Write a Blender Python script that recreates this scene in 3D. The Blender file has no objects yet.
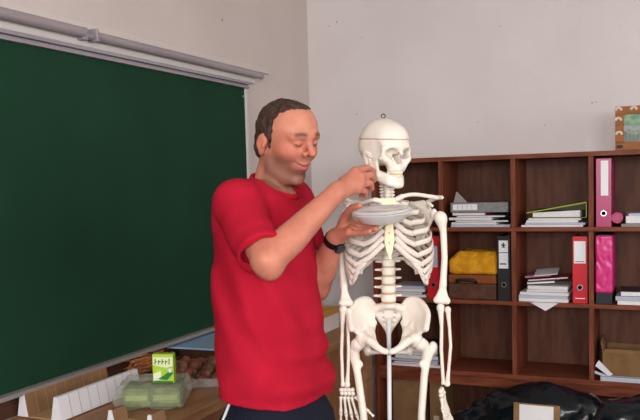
import bpy, math, random
import numpy as np
from math import pi, sin, cos, radians
random.seed(7); rng = np.random.default_rng(7)
scene = bpy.context.scene
COL = scene.collection

# ------------------------------------------------------------------ camera geometry
S = 1.08
FPX, CY = 795.36, 238.74
YAW, PITCH, ROLL = 0.42113, 0.068724, -0.026828
CAM = np.array([1.94222, -4.23926, 1.5876])
FW = np.array([-sin(YAW)*cos(PITCH), cos(YAW)*cos(PITCH), -sin(PITCH)])
_r = np.array([cos(YAW), sin(YAW), 0.0]); _u = np.cross(_r, FW)
RT = _r*cos(ROLL) + _u*sin(ROLL)
UP = -_r*sin(ROLL) + _u*cos(ROLL)
HU = np.array([cos(YAW), sin(YAW), 0.0])          # level, to the right of the view
HV = np.array([-sin(YAW), cos(YAW), 0.0])         # level, away from the viewer
ZZ = np.array([0.0, 0.0, 1.0])
def ray(x, y): return FW + RT*(x-320)/FPX - UP*(y-CY)/FPX
def P(x, y, t): return CAM + ray(x, y)*t
def onX(x, y, X=0.0): d = ray(x, y); return CAM + d*((X-CAM[0])/d[0])
def onY(x, y, Y=0.0): d = ray(x, y); return CAM + d*((Y-CAM[1])/d[1])
def onZ(x, y, Z=0.0): d = ray(x, y); return CAM + d*((Z-CAM[2])/d[2])

# ------------------------------------------------------------------ materials
def lin(c):
    out = []
    for v in c[:3]:
        v /= 255.0
        out.append(v/12.92 if v <= .04045 else ((v+.055)/1.055)**2.4)
    return (*out, 1.0)
def mat(name, col, rough=.6, spec=.4, metal=0, bump=0, bscale=40, col2=None, nscale=8, detail=4, stretch=None,
        trans=0, alpha=1, coat=0, sss=0, vcol=None, ior=1.45, lo=.4, hi=.6):
    m = bpy.data.materials.new(name); m.use_nodes = True
    nt = m.node_tree; n = nt.nodes; l = nt.links
    b = n['Principled BSDF']
    b.inputs['Base Color'].default_value = lin(col)
    b.inputs['Roughness'].default_value = rough
    b.inputs['Specular IOR Level'].default_value = spec
    b.inputs['Metallic'].default_value = metal
    b.inputs['Transmission Weight'].default_value = trans
    b.inputs['Alpha'].default_value = alpha
    b.inputs['Coat Weight'].default_value = coat
    b.inputs['IOR'].default_value = ior
    if sss:
        b.inputs['Subsurface Weight'].default_value = sss
        b.inputs['Subsurface Radius'].default_value = (.012, .005, .003)
        b.inputs['Subsurface Scale'].default_value = 1.0
    tc = n.new('ShaderNodeTexCoord'); mp = n.new('ShaderNodeMapping')
    l.new(tc.outputs['Object'], mp.inputs['Vector'])
    if stretch: mp.inputs['Scale'].default_value = stretch
    src = None
    if vcol:
        a = n.new('ShaderNodeAttribute'); a.attribute_name = vcol
        src = a.outputs['Color']; l.new(src, b.inputs['Base Color'])
    if col2 is not None:
        t = n.new('ShaderNodeTexNoise'); t.inputs['Scale'].default_value = nscale; t.inputs['Detail'].default_value = detail
        l.new(mp.outputs['Vector'], t.inputs['Vector'])
        r = n.new('ShaderNodeValToRGB')
        r.color_ramp.elements[0].position = lo; r.color_ramp.elements[1].position = hi
        r.color_ramp.elements[0].color = lin(col); r.color_ramp.elements[1].color = lin(col2)
        l.new(t.outputs['Fac'], r.inputs['Fac'])
        if src is not None:
            mx = n.new('ShaderNodeMixRGB'); mx.blend_type = 'MULTIPLY'; mx.inputs['Fac'].default_value = 1
            l.new(src, mx.inputs['Color1']); l.new(r.outputs['Color'], mx.inputs['Color2'])
            l.new(mx.outputs['Color'], b.inputs['Base Color'])
        else:
            l.new(r.outputs['Color'], b.inputs['Base Color'])
    if bump:
        t2 = n.new('ShaderNodeTexNoise'); t2.inputs['Scale'].default_value = bscale; t2.inputs['Detail'].default_value = 4
        l.new(mp.outputs['Vector'], t2.inputs['Vector'])
        bp = n.new('ShaderNodeBump'); bp.inputs['Strength'].default_value = bump; bp.inputs['Distance'].default_value = .01
        l.new(t2.outputs['Fac'], bp.inputs['Height']); l.new(bp.outputs['Normal'], b.inputs['Normal'])
    return m
M = {}
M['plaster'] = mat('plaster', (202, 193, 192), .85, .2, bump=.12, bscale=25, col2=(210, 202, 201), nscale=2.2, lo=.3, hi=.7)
M['plaster_shaded'] = mat('plaster_shaded', (191, 179, 174), .85, .2, bump=.12, bscale=25, col2=(198, 186, 181), nscale=2.2, lo=.3, hi=.7)  # same paint as the back wall; the dimmer light is put into the colour
M['ceiling'] = mat('ceiling_paint', (215, 210, 205), .9, .2)
M['floor'] = mat('floor_boards', (58, 42, 32), .6, .3, col2=(72, 53, 40), nscale=6, stretch=(.2, 3, 1))
M['green'] = mat('chalkboard_green', (24, 54, 38), .75, .10, bump=.03, bscale=200, col2=(28, 60, 43), nscale=3.0, lo=.25, hi=.75)
M['alu'] = mat('aluminium', (158, 152, 158), .45, .5, .35, col2=(146, 139, 148), nscale=5, stretch=(1, .3, 4))
M['alu_dark'] = mat('dull_rail', (164, 152, 155), .5, .4, .15, col2=(150, 138, 143), nscale=5, stretch=(1, .3, 4))
M['traygrey'] = mat('tray_grey', (132, 126, 124), .6, .3)
M['whitepaint'] = mat('white_paint', (194, 188, 184), .6, .3)
M['creampaint'] = mat('cream_paint', (196, 186, 180), .8, .3)
M['screw'] = mat('screw_steel', (170, 168, 165), .3, .5, .8)
M['wood_red'] = mat('bookcase_wood', (99, 48, 30), .5, .25, col2=(124, 64, 42), nscale=5, stretch=(9, 9, 1.2), bump=.05, bscale=30)
M['wood_shelf'] = mat('shelf_wood', (99, 48, 30), .5, .25, col2=(124, 64, 42), nscale=5, stretch=(1.2, 9, 9), bump=.05, bscale=30)
M['wood_back'] = mat('back_ply', (84, 49, 35), .55, .25, col2=(100, 62, 46), nscale=5, stretch=(6, 6, 1), bump=.05, bscale=30)
M['wood_dark'] = mat('dark_wood', (62, 34, 26), .55, .35, col2=(76, 44, 33), nscale=4, stretch=(6, .8, 6))
M['counter'] = mat('counter_wood', (132, 92, 62), .5, .3, col2=(150, 108, 75), nscale=5, stretch=(7, .8, 7))
M['counter_front'] = mat('counter_front_wood', (118, 74, 48), .55, .4, col2=(134, 88, 58), nscale=5, stretch=(6, 6, .8))
M['ochre'] = mat('ochre_wood', (176, 128, 62), .55, .3)
M['card'] = mat('brown_cardboard', (126, 95, 66), .85, .15, col2=(137, 104, 74), nscale=12)
M['card_shaded'] = mat('shaded_cardboard', (112, 84, 54), .85, .15, col2=(124, 94, 62), nscale=12)  # brown cardboard darkened, shade of the dim low shelf painted into its colour
M['card_tan'] = mat('tan_cardboard', (164, 131, 98), .85, .15, col2=(172, 140, 106), nscale=12)
M['cardwhite'] = mat('white_cardboard', (214, 212, 216), .75, .2)
M['paper'] = mat('white_paper', (216, 214, 216), .8, .15)
M['paper_blue'] = mat('bluish_paper', (176, 182, 196), .8, .15)
M['paper_grey'] = mat('grey_paper', (138, 130, 130), .7, .2)
M['paper_dark'] = mat('dark_cover', (54, 52, 58), .5, .3)
M['paper_red'] = mat('red_cover', (150, 40, 50), .5, .3)
M['paper_mag'] = mat('magenta_cover', (170, 60, 110), .5, .3)
M['paper_cream'] = mat('cream_paper', (206, 196, 170), .8, .15)
M['red'] = mat('binder_red', (196, 24, 40), .35, .4)
M['magenta'] = mat('binder_magenta', (206, 40, 120), .3, .5, bump=.05, bscale=60)
M['pinkbind'] = mat('binder_pink', (168, 28, 94), .28, .5)
M['black'] = mat('binder_black', (28, 28, 32), .45, .4)
M['greybind'] = mat('binder_grey', (118, 118, 120), .5, .3, col2=(132, 132, 134), nscale=120)
M['olive'] = mat('folder_olive', (112, 122, 44), .45, .4)
M['olivedark'] = mat('folder_inside', (58, 62, 30), .6, .3)
M['oliveedge'] = mat('folder_lime', (168, 184, 66), .45, .4)
M['label'] = mat('label_white', (226, 226, 230), .45, .4)
M['ink'] = mat('ink', (58, 56, 60), .6, .2)
M['steel'] = mat('ring_steel', (176, 176, 180), .25, .5, 1.0)
M['hole'] = mat('hole_black', (12, 12, 14), .8, .1)
M['cloth'] = mat('yellow_cloth', (204, 140, 30), .95, .1, bump=.6, bscale=140, col2=(220, 158, 44), nscale=30)
M['case'] = mat('case_brown', (74, 46, 34), .6, .3, col2=(92, 58, 42), nscale=30)
M['caselid'] = mat('case_tan', (128, 68, 32), .6, .3)
M['bagblack'] = mat('black_plastic', (9, 17, 24), .20, .5, bump=.35, bscale=22)
M['skel'] = mat('bone_plastic', (222, 212, 200), .42, .4, sss=.02)
M['skel2'] = mat('rib_plastic', (212, 200, 190), .45, .4, sss=.08)
M['cart'] = mat('cartilage_plastic', (228, 219, 180), .45, .4, sss=.08)
M['disc'] = mat('disc_tan', (182, 156, 124), .6, .3)
M['tooth'] = mat('tooth_ivory', (218, 206, 178), .3, .5)
M['pole'] = mat('pole_white', (206, 206, 208), .35, .5)
M['castor'] = mat('castor_rubber', (30, 30, 32), .6, .3)
M['skin'] = mat('skin', (255, 255, 255), .5, .35, sss=.06, vcol='Col', bump=.06, bscale=160, col2=(244, 238, 235), nscale=30)
M['hair'] = mat('hair_brown', (48, 34, 27), .6, .3, bump=.9, bscale=130, col2=(76, 56, 44), nscale=90, stretch=(1, 1, .35))
M['shirt'] = mat('shirt_red', (162, 20, 42), .9, .12, bump=.10, bscale=260, col2=(171, 24, 47), nscale=9)
M['navy'] = mat('trouser_navy', (22, 25, 38), .85, .2, bump=.15, bscale=120)
M['piping'] = mat('piping_white', (205, 205, 210), .7, .2)
M['watch'] = mat('watch_black', (18, 18, 20), .4, .4)
M['watchface'] = mat('watch_face', (60, 62, 66), .15, .6)
M['shoe'] = mat('shoe_dark', (30, 28, 30), .5, .4)
M['sole'] = mat('sole_white', (190, 188, 184), .7, .2)
M['gbox'] = mat('box_lime', (170, 205, 60), .45, .4)
M['gboxpale'] = mat('box_pale', (224, 236, 190), .45, .4)
M['gdark'] = mat('box_dark_green', (40, 120, 50), .45, .4)
M['gpack'] = mat('pack_green', (70, 96, 30), .5, .4, col2=(116, 132, 52), nscale=18)
M['gpale'] = mat('pack_pale', (150, 168, 92), .5, .4)
M['straw'] = mat('orange_straw', (154, 94, 54), .8, .2, col2=(118, 70, 40), nscale=40)
M['pod'] = mat('brown_pod', (88, 58, 42), .7, .3, col2=(120, 84, 60), nscale=35, bump=.3, bscale=60)
M['podred'] = mat('reddish_pod', (112, 60, 42), .6, .3, col2=(84, 46, 34), nscale=35, bump=.3, bscale=60)
M['blue'] = mat('pale_blue_card', (128, 158, 182), .6, .25)
M['frame'] = mat('frame_wood', (134, 82, 44), .6, .3, col2=(150, 95, 52), nscale=12, stretch=(1, 6, 6))
M['flower'] = mat('flower_white', (206, 190, 170), .7, .2)
M['photo_green'] = mat('photo_green', (44, 92, 56), .3, .4, col2=(96, 140, 84), nscale=26)
M['photo_dark'] = mat('photo_dark', (50, 52, 54), .3, .4)
M['photo_skin'] = mat('photo_skin', (170, 130, 110), .3, .4)
M['photo_pale'] = mat('photo_pale', (112, 124, 120), .3, .4, col2=(80, 98, 88), nscale=30)
M['speck'] = mat('wall_speck', (110, 98, 92), .9, .1)
M['winglow'] = mat('window_frame_paint', (220, 218, 212), .6, .3)
def clear_plastic(name, tint, fac_diff, rough=.08):
    m = bpy.data.materials.new(name); m.use_nodes = True
    n = m.node_tree.nodes; l = m.node_tree.links
    b = n['Principled BSDF']; out = n['Material Output']
    b.inputs['Base Color'].default_value = lin(tint); b.inputs['Roughness'].default_value = rough
    b.inputs['Specular IOR Level'].default_value = .7
    tr = n.new('ShaderNodeBsdfTransparent'); tr.inputs['Color'].default_value = (.95, .95, .95, 1)
    fr = n.new('ShaderNodeLayerWeight'); fr.inputs['Blend'].default_value = .35
    mth = n.new('ShaderNodeMath'); mth.operation = 'MULTIPLY_ADD'; mth.use_clamp = True
    mth.inputs[1].default_value = .32; mth.inputs[2].default_value = fac_diff
    l.new(fr.outputs['Facing'], mth.inputs[0])
    mx = n.new('ShaderNodeMixShader'); l.new(mth.outputs[0], mx.inputs['Fac'])
    l.new(tr.outputs[0], mx.inputs[1]); l.new(b.outputs[0], mx.inputs[2]); l.new(mx.outputs[0], out.inputs['Surface'])
    return m
M['dish'] = clear_plastic('clear_dish', (246, 246, 248), .34, .12)
M['wrap'] = clear_plastic('clear_wrap', (208, 210, 192), .17, .12)
M['tub'] = clear_plastic('clear_tub', (200, 190, 180), .25, .15)

# ------------------------------------------------------------------ object helpers
def props(o, label=None, cat=None, group=None, kind=None):
    if label: o['label'] = label
    if cat: o['category'] = cat
    if group: o['group'] = group
    if kind: o['kind'] = kind
    return o
def thing(name, label, cat, loc, group=None):
    o = bpy.data.objects.new(name, None); COL.objects.link(o)
    o.location = [float(v) for v in loc]; o.empty_display_size = .05
    return props(o, label, cat, group)
def base_of(o):
    b = np.zeros(3)
    while o is not None:
        b = b + np.array(o.location); o = o.parent
    return b
def mesh_obj(name, verts, faces, material, parent=None, smooth=False, bevel=0, org=None, col=None, label=None):
    """verts are world coordinates; the object sits at its parent's base (or org)"""
    v = np.asarray(verts, dtype=np.float64)
    b = base_of(parent) if parent is not None else np.zeros(3)
    if org is None:
        loc = np.zeros(3) if parent is not None else np.array([*(v[:, :2].min(0)+v[:, :2].max(0))/2, v[:, 2].min()])
    else: loc = np.asarray(org)-b
    v = v-b-loc
    me = bpy.data.meshes.new(name)
    if isinstance(faces, np.ndarray):
        nf, k = faces.shape
        me.vertices.add(len(v)); me.vertices.foreach_set('co', v.astype(np.float32).ravel())
        me.loops.add(nf*k); me.loops.foreach_set('vertex_index', faces.astype(np.int32).ravel())
        me.polygons.add(nf); me.polygons.foreach_set('loop_start', (np.arange(nf)*k).astype(np.int32))
        me.update(calc_edges=True)
    else:
        me.from_pydata(v.tolist(), [], faces); me.update()
    if smooth: me.polygons.foreach_set('use_smooth', np.ones(len(me.polygons), dtype=bool))
    mats = material if isinstance(material, (list, tuple)) else [material]
    for m in mats: me.materials.append(m)
    if col is not None:
        a = me.color_attributes.new('Col', 'FLOAT_COLOR', 'POINT')
        c4 = np.ones((len(v), 4), np.float32); c4[:, :3] = col
        a.data.foreach_set('color', c4.ravel())
    o = bpy.data.objects.new(name, me); COL.objects.link(o)
    o.parent = parent; o.location = [float(q) for q in loc]
    if bevel:
        md = o.modifiers.new('bevel', 'BEVEL'); md.width = bevel; md.segments = 2; md.limit_method = 'ANGLE'
    if label: o['label'] = label
    return o
class G:
    """collects shapes into one mesh"""
    def __init__(s): s.v = []; s.f = []; s.mi = []
    def add(s, v, f, mi=0):
        n = len(s.v); s.v += [tuple(map(float, p)) for p in v]; s.f += [tuple(i+n for i in q) for q in f]; s.mi += [mi]*len(f); return s
    def box(s, lo, hi, mi=0):
        (a, b, c), (d, e, g) = lo, hi
        v = [(a,b,c),(d,b,c),(d,e,c),(a,e,c),(a,b,g),(d,b,g),(d,e,g),(a,e,g)]
        return s.add(v, [(0,3,2,1),(4,5,6,7),(0,1,5,4),(1,2,6,5),(2,3,7,6),(3,0,4,7)], mi)
    def obox(s, c, ax, ay, az, mi=0):
        """oriented box from its centre and three half-axis vectors"""
        c, ax, ay, az = map(np.asarray, (c, ax, ay, az))
        v = [c+i*ax+j*ay+k*az for k in (-1, 1) for j in (-1, 1) for i in (-1, 1)]
        return s.add(v, [(0,2,3,1),(4,5,7,6),(0,1,5,4),(1,3,7,5),(3,2,6,7),(2,0,4,6)], mi)
    def prism(s, poly, vec, mi=0):
        poly = [np.asarray(p, float) for p in poly]; n = len(poly); vec = np.asarray(vec)
        v = poly+[p+vec for p in poly]
        return s.add(v, [tuple(range(n))[::-1], tuple(range(n, 2*n))]+[(i, (i+1) % n, n+(i+1) % n, n+i) for i in range(n)], mi)
    def tube(s, pts, r, n=10, r2=None, up=None, mi=0, caps=True):
        pts = np.asarray(pts, float); m = len(pts)
        r = np.broadcast_to(np.asarray(r, float), (m,)); r2 = r if r2 is None else np.broadcast_to(np.asarray(r2, float), (m,))
        T = np.gradient(pts, axis=0); T /= np.linalg.norm(T, axis=1)[:, None]+1e-12
        nrm = np.array(up if up is not None else (0, 0, 1.0), float)
        if up is None and abs(T[0]@nrm) > .9: nrm = np.array([1.0, 0, 0])
        v = []
        for i in range(m):
            a = nrm-T[i]*(nrm@T[i]); a /= np.linalg.norm(a)+1e-12
            if up is None: nrm = a
            b = np.cross(T[i], a)
            for k in range(n):
                t = 2*pi*k/n; v.append(pts[i]+a*cos(t)*r[i]+b*sin(t)*r2[i])
        f = [(i*n+k, i*n+(k+1) % n, (i+1)*n+(k+1) % n, (i+1)*n+k) for i in range(m-1) for k in range(n)]
        if caps: f += [tuple(range(n))[::-1], tuple((m-1)*n+k for k in range(n))]
        return s.add(v, f, mi)
    def lathe(s, prof, c, axis=(0, 0, 1), n=32, mi=0, side=None):
        """prof: list of (radius, height) along the axis"""
        axis = np.asarray(axis, float); axis /= np.linalg.norm(axis)
        a = np.cross(axis, (0, 1, 0) if abs(axis[1]) < .9 else (1, 0, 0)); a /= np.linalg.norm(a); b = np.cross(axis, a)
        v = [np.asarray(c)+axis*h+(a*cos(2*pi*k/n)+b*sin(2*pi*k/n))*r for r, h in prof for k in range(n)]
        m = len(prof)
        f = [(i*n+k, i*n+(k+1) % n, (i+1)*n+(k+1) % n, (i+1)*n+k) for i in range(m-1) for k in range(n)]
        return s.add(v, f, mi)
    def ball(s, c, rad, n=12, M3=None, mi=0):
        c = np.asarray(c); rad = np.broadcast_to(np.asarray(rad, float), (3,)); M3 = np.eye(3) if M3 is None else M3
        v = []; rows = n//2+1
        for i in range(rows):
            th = pi*i/(rows-1)
            for k in range(n):
                q = np.array([sin(th)*cos(2*pi*k/n), sin(th)*sin(2*pi*k/n), cos(th)])*rad
                v.append(c+q@M3)
        f = [(i*n+k, (i+1)*n+k, (i+1)*n+(k+1) % n, i*n+(k+1) % n) for i in range(rows-1) for k in range(n)]
        return s.add(v, f, mi)
    def obj(s, name, material, parent=None, smooth=False, bevel=0, org=None, label=None):
        o = mesh_obj(name, s.v, s.f, material, parent, smooth, bevel, org, label=label)
        if any(s.mi): o.data.polygons.foreach_set('material_index', np.array(s.mi, dtype=np.int32))
        return o
def spline(pts, n=8):
    p = np.asarray(pts, float); p = np.vstack([2*p[0]-p[1], p, 2*p[-1]-p[-2]]); out = []
    for i in range(1, len(p)-2):
        for k in range(n):
            t = k/n
            out.append(.5*((2*p[i])+(-p[i-1]+p[i+1])*t+(2*p[i-1]-5*p[i]+4*p[i+1]-p[i+2])*t*t+(-p[i-1]+3*p[i]-3*p[i+1]+p[i+2])*t**3))
    out.append(p[-2]); return np.array(out)

# ------------------------------------------------------------------ signed distance modelling
def cap(a, b, ra, rb=None):
    a = np.asarray(a, float); b = np.asarray(b, float); rb = ra if rb is None else rb
    d = b-a; dd = d@d+1e-12
    def f(p):
        q = p-a; h = np.clip(q@d/dd, 0, 1)
        return np.sqrt(((q-h[:, None]*d)**2).sum(1))-(ra+(rb-ra)*h)
    return f
def ell(c, r, M3=None):
    c = np.asarray(c, float); r = np.asarray(r, float)
    def f(p):
        q = p-c
        if M3 is not None: q = q@M3.T
        k0 = np.sqrt(((q/r)**2).sum(1)); k1 = np.sqrt(((q/(r*r))**2).sum(1))+1e-9
        return np.where(k0 < 1e-4, -r.min(), k0*(k0-1)/k1)
    return f
def rbox(c, h, M3=None, rr=.005):
    c = np.asarray(c, float); h = np.asarray(h, float)-rr
    def f(p):
        q = p-c
        if M3 is not None: q = q@M3.T
        q = np.abs(q)-h
        return np.sqrt((np.maximum(q, 0)**2).sum(1))+np.minimum(q.max(1), 0)-rr
    return f
def half(n, c):
    n = np.asarray(n, float); n = n/np.linalg.norm(n); c = np.asarray(c, float)
    return lambda p: (p-c)@n
def tri(a, b, c, r):
    a, b, c = (np.asarray(q, float) for q in (a, b, c))
    ba, cb, ac = b-a, c-b, a-c; nor = np.cross(ba, ac); nn = nor@nor+1e-18
    def f(p):
        pa, pb, pc = p-a, p-b, p-c
        s = np.sign(pa@np.cross(ba, nor))+np.sign(pb@np.cross(cb, nor))+np.sign(pc@np.cross(ac, nor))
        def e(v, d): h = np.clip(v@d/(d@d), 0, 1); q = v-h[:, None]*d; return (q*q).sum(1)
        d2 = np.where(s < 2, np.minimum(np.minimum(e(pa, ba), e(pb, cb)), e(pc, ac)), (pa@nor)**2/nn)
        return np.sqrt(d2)-r
    return f
def chain(pts, rads):
    pts = [np.asarray(q, float) for q in pts]
    rads = [rads]*len(pts) if np.isscalar(rads) else rads
    cs = [cap(pts[i], pts[i+1], rads[i], rads[i+1]) for i in range(len(pts)-1)]
    def f(p):
        d = cs[0](p)
        for c in cs[1:]: d = np.minimum(d, c(p))
        return d
    return f
def smin(a, b, k):
    h = np.maximum(k-np.abs(a-b), 0)/k
    return np.minimum(a, b)-h*h*k*.25
class Field:
    def __init__(s): s.ops = []; s.warp = None
    def u(s, f, k=.01): s.ops.append(('u', f, max(k, 1e-5))); return s
    def sub(s, f, k=.004): s.ops.append(('s', f, max(k, 1e-5))); return s
    def cut(s, f, k=.001): s.ops.append(('i', f, max(k, 1e-5))); return s
    def disp(s, f): s.ops.append(('d', f, 0)); return s
    def ev(s, p, mask=None):
        d = None
        for i, (o, f, k) in enumerate(s.ops):
            if mask is not None and not mask[i]: continue
            if o == 'd': d = d+f(p); continue
            v = f(p)
            if d is None: d = v if o == 'u' else np.full(len(p), 9.0)
            elif o == 'u': d = smin(d, v, k)
            elif o == 's': d = -smin(-d, v, k)
            else: d = -smin(-d, -v, k)
        return d if d is not None else np.full(len(p), 9.0)
    def mesh(s, lo, hi, h, B=12):
        lo = np.asarray(lo, float); hi = np.asarray(hi, float)
        nb = np.ceil((hi-lo)/h/B).astype(int); n = nb*B
        R = B*h*.87
        bc = np.stack(np.meshgrid(*[np.arange(k) for k in nb], indexing='ij'), -1).reshape(-1, 3)
        cen = lo+(bc*B+(B-1)/2)*h
        vals = []; d = None; um = None
        for o, f, k in s.ops:
            v = f(cen); vals.append(v)
            if o == 'd': continue
            if d is None: d = v.copy(); um = v.copy()
            elif o == 'u': d = smin(d, v, k); um = np.minimum(um, v)
            elif o == 's': d = -smin(-d, v, k)
            else: d = -smin(-d, -v, k)
        act = np.abs(d) < R*1.35+.012
        F = np.empty(tuple(n), np.float32)
        F.reshape(nb[0], B, nb[1], B, nb[2], B)[:] = np.where(d > 0, 1.0, -1.0).astype(np.float32).reshape(nb)[:, None, :, None, :, None]
        off = np.stack(np.meshgrid(*[np.arange(B)]*3, indexing='ij'), -1).reshape(-1, 3)*h
        for bi in np.nonzero(act)[0]:
            mask = []; 
            for (o, f, k), v in zip(s.ops, vals):
                if o == 'u': mask.append(v[bi] < um[bi]+2.6*R+k+.004)
                elif o == 's': mask.append(v[bi] < 1.5*R+k+.004)
                elif o == 'i': mask.append(v[bi] > -1.5*R-k-.004)
                else: mask.append(True)
            i, j, k3 = bc[bi]*B
            F[i:i+B, j:j+B, k3:k3+B] = s.ev(lo+bc[bi]*B*h+off, mask).reshape(B, B, B)
        neg = F < 0
        c = np.zeros(tuple(n-1), np.uint8)
        for a in (0, 1):
            for b in (0, 1):
                for e in (0, 1): c += neg[a:n[0]-1+a, b:n[1]-1+b, e:n[2]-1+e]
        cells = np.argwhere((c > 0) & (c < 8)); del c
        idx = np.full(tuple(n-1), -1, np.int32); idx[cells[:, 0], cells[:, 1], cells[:, 2]] = np.arange(len(cells))
        cn = [(a, b, e) for a in (0, 1) for b in (0, 1) for e in (0, 1)]
        cv = np.stack([F[cells[:, 0]+a, cells[:, 1]+b, cells[:, 2]+e] for a, b, e in cn], 1)
        acc = np.zeros((len(cells), 3)); cnt = np.zeros(len(cells))
        for p in range(8):
            for q in range(p+1, 8):
                dv = np.array(cn[q])-np.array(cn[p])
                if np.abs(dv).sum() != 1: continue
                m = (cv[:, p] < 0) != (cv[:, q] < 0)
                t = cv[:, p]/(cv[:, p]-cv[:, q]+1e-20)
                acc[m] += np.array(cn[p])+t[m, None]*dv; cnt[m] += 1
        V = lo+(cells+acc/cnt[:, None])*h
        Q = []
        for ax in range(3):
            a1, a2 = [(1, 2), (2, 0), (0, 1)][ax]
            sl0 = [slice(1, None)]*3; sl0[ax] = slice(0, n[ax]-1); sl1 = list(sl0); sl1[ax] = slice(1, n[ax])
            A = neg[tuple(sl0)]; Bq = neg[tuple(sl1)]
            e = np.argwhere(A != Bq); s0 = A[e[:, 0], e[:, 1], e[:, 2]]
            e = e+np.array([0 if k == ax else 1 for k in range(3)])
            ok = np.ones(len(e), bool)
            for k in range(3):
                if k != ax: ok &= e[:, k] < n[k]-1
            e = e[ok]; s0 = s0[ok]
            def g(da, db):
                w = e.copy(); w[:, a1] -= da; w[:, a2] -= db; return idx[w[:, 0], w[:, 1], w[:, 2]]
            q = np.stack([g(1, 1), g(0, 1), g(0, 0), g(1, 0)], 1)
            q[~s0] = q[~s0][:, ::-1]; Q.append(q)
        Q = np.vstack(Q); Q = Q[(Q >= 0).all(1)]
        return V, Q
    def obj(s, name, lo, hi, h, material, parent=None, colf=None, org=None, label=None):
        V, Q = s.mesh(lo, hi, h)
        return mesh_obj(name, V, Q, material, parent, True, org=org, col=None if colf is None else colf(V), label=label)
def bounds(pts, pad): p = np.asarray(pts); return p.min(0)-pad, p.max(0)+pad
def wob(p, s, seed=0.0):
    """smooth pseudo noise in -1..1"""
    x, y, z = p[:, 0]*s+seed, p[:, 1]*s+seed*1.7, p[:, 2]*s-seed
    return (np.sin(x+1.7*np.sin(y*.9+z*.6))+np.sin(y*1.3+1.5*np.sin(z*1.1+x*.5))+np.sin(z*1.2+1.6*np.sin(x*.8+y*.7)))/3

# ------------------------------------------------------------------ the room
RX, RY, RZ = 5.4, -6.8, 3.05
def struct(name, g, material, **k): return props(g.obj(name, material, **k), kind='structure')
struct('floor', G().box((-.12, RY-.12, -.1), (RX+.12, .12, 0)), M['floor'])
struct('ceiling', G().box((-.12, RY-.12, RZ), (RX+.12, .12, RZ+.1)), M['ceiling'])
struct('wall_left', G().box((-.12, RY, 0), (0, 0, RZ)), M['plaster_shaded'])
struct('wall_back', G().box((-.12, 0, 0), (RX+.12, .12, RZ)), M['plaster'])
# windows in the wall on the right and in the wall behind the viewer
def wall_with_holes(name, axis, lo, hi, w, holes):
    g = G(); a = lo
    def put(a0, a1, z0, z1):
        if a1-a0 < 1e-4 or z1-z0 < 1e-4: return
        if axis == 'y': g.box((w, a0, z0), (w+.12, a1, z1))
        else: g.box((a0, w-.12, z0), (a1, w, z1))
    for h0, h1, z0, z1 in holes:
        put(a, h0, 0, RZ); put(h0, h1, 0, z0); put(h0, h1, z1, RZ); a = h1
    put(a, hi, 0, RZ); struct(name, g, M['plaster'])
WR = [(-5.6, -3.6, 1.5, 2.75), (-3.2, -1.2, 1.5, 2.75)]
WF = [(.8, 2.6, 1.5, 2.75), (3.0, 4.8, 1.5, 2.75)]
wall_with_holes('wall_right', 'y', RY, 0, RX, WR)
wall_with_holes('wall_front', 'x', -.12, RX+.12, RY, WF)
wn = 0
for wall, hs in (('r', WR), ('f', WF)):
    for h0, h1, z0, z1 in hs:
        wn += 1; g = G(); t = .05
        def bar(a0, a1, c0, c1):
            if wall == 'r': g.box((RX+.03, a0, c0), (RX+.08, a1, c1))
            else: g.box((a0, RY-.08, c0), (a1, RY-.03, c1))
        bar(h0, h1, z0, z0+t); bar(h0, h1, z1-t, z1); bar(h0, h0+t, z0+t, z1-t); bar(h1-t, h1, z0+t, z1-t)
        bar((h0+h1)/2-.025, (h0+h1)/2+.025, z0+t, z1-t); bar(h0+t, h1-t, (z0+z1)/2+.2, (z0+z1)/2+.25)
        struct('window_%d' % wn, g, M['winglow'])
# flaws in the plaster
for i, (x, y, r) in enumerate([(222, 20, .006), (329, 26, .004), (337, 22, .005), (500, 26, .004), (592, 103, .005), (596, 102, .004), (545, 125, .004), (277, 88, .004), (362, 38, .003), (478, 122, .004), (357, 114, .004)]):
    X = x < 306
    c = onX(x, y, 0) if X else onY(x, y, 0)
    n = np.array((1.0, 0, 0)) if X else np.array((0, -1.0, 0))
    g = G(); k = 7
    a, b = (np.array((0, 1., 0)), ZZ) if X else (np.array((1., 0, 0)), ZZ)
    poly = [c+n*.0005+(a*cos(2*pi*j/k)*.6+b*sin(2*pi*j/k))*r*rng.uniform(.6, 1.2) for j in range(k)]
    g.prism(poly, n*.0015)
    struct('trim_%d' % (10+i), g, M['speck'])

# ------------------------------------------------------------------ chalkboard and the rail over it
ybR = onX(245, 93, .03)[1]; ybL = -4.1
t = thing('chalkboard', 'long dark green chalkboard with grey aluminium frame on the left wall', 'chalkboard', (0.01, (ybL+ybR)/2, .942))
G().box((.012, ybL, .955), (.026, ybR, 2.062)).obj('writing_surface', M['green'], t)
g = G().box((.012, ybL, 2.060), (.045, ybR+.02, 2.070)).box((.012, ybL, 2.0705), (.036, ybR+.02, 2.078)).box((.012, ybL, 2.0785), (.05, ybR+.02, 2.092))
g.obj('frame_top', M['alu'], t, bevel=.002)
G().box((.012, ybR, .955), (.034, ybR+.022, 2.060)).obj('frame_side', M['whitepaint'], t, bevel=.002)
G().box((.012, ybL, .942), (.055, ybR+.02, .957)).obj('chalk_ledge', M['traygrey'], t, bevel=.002)
G().ball(P(243.3, 97, 1)*0+onX(243.3, 96.5, .03), .006).obj('screw', M['screw'], t, smooth=True)

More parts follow.
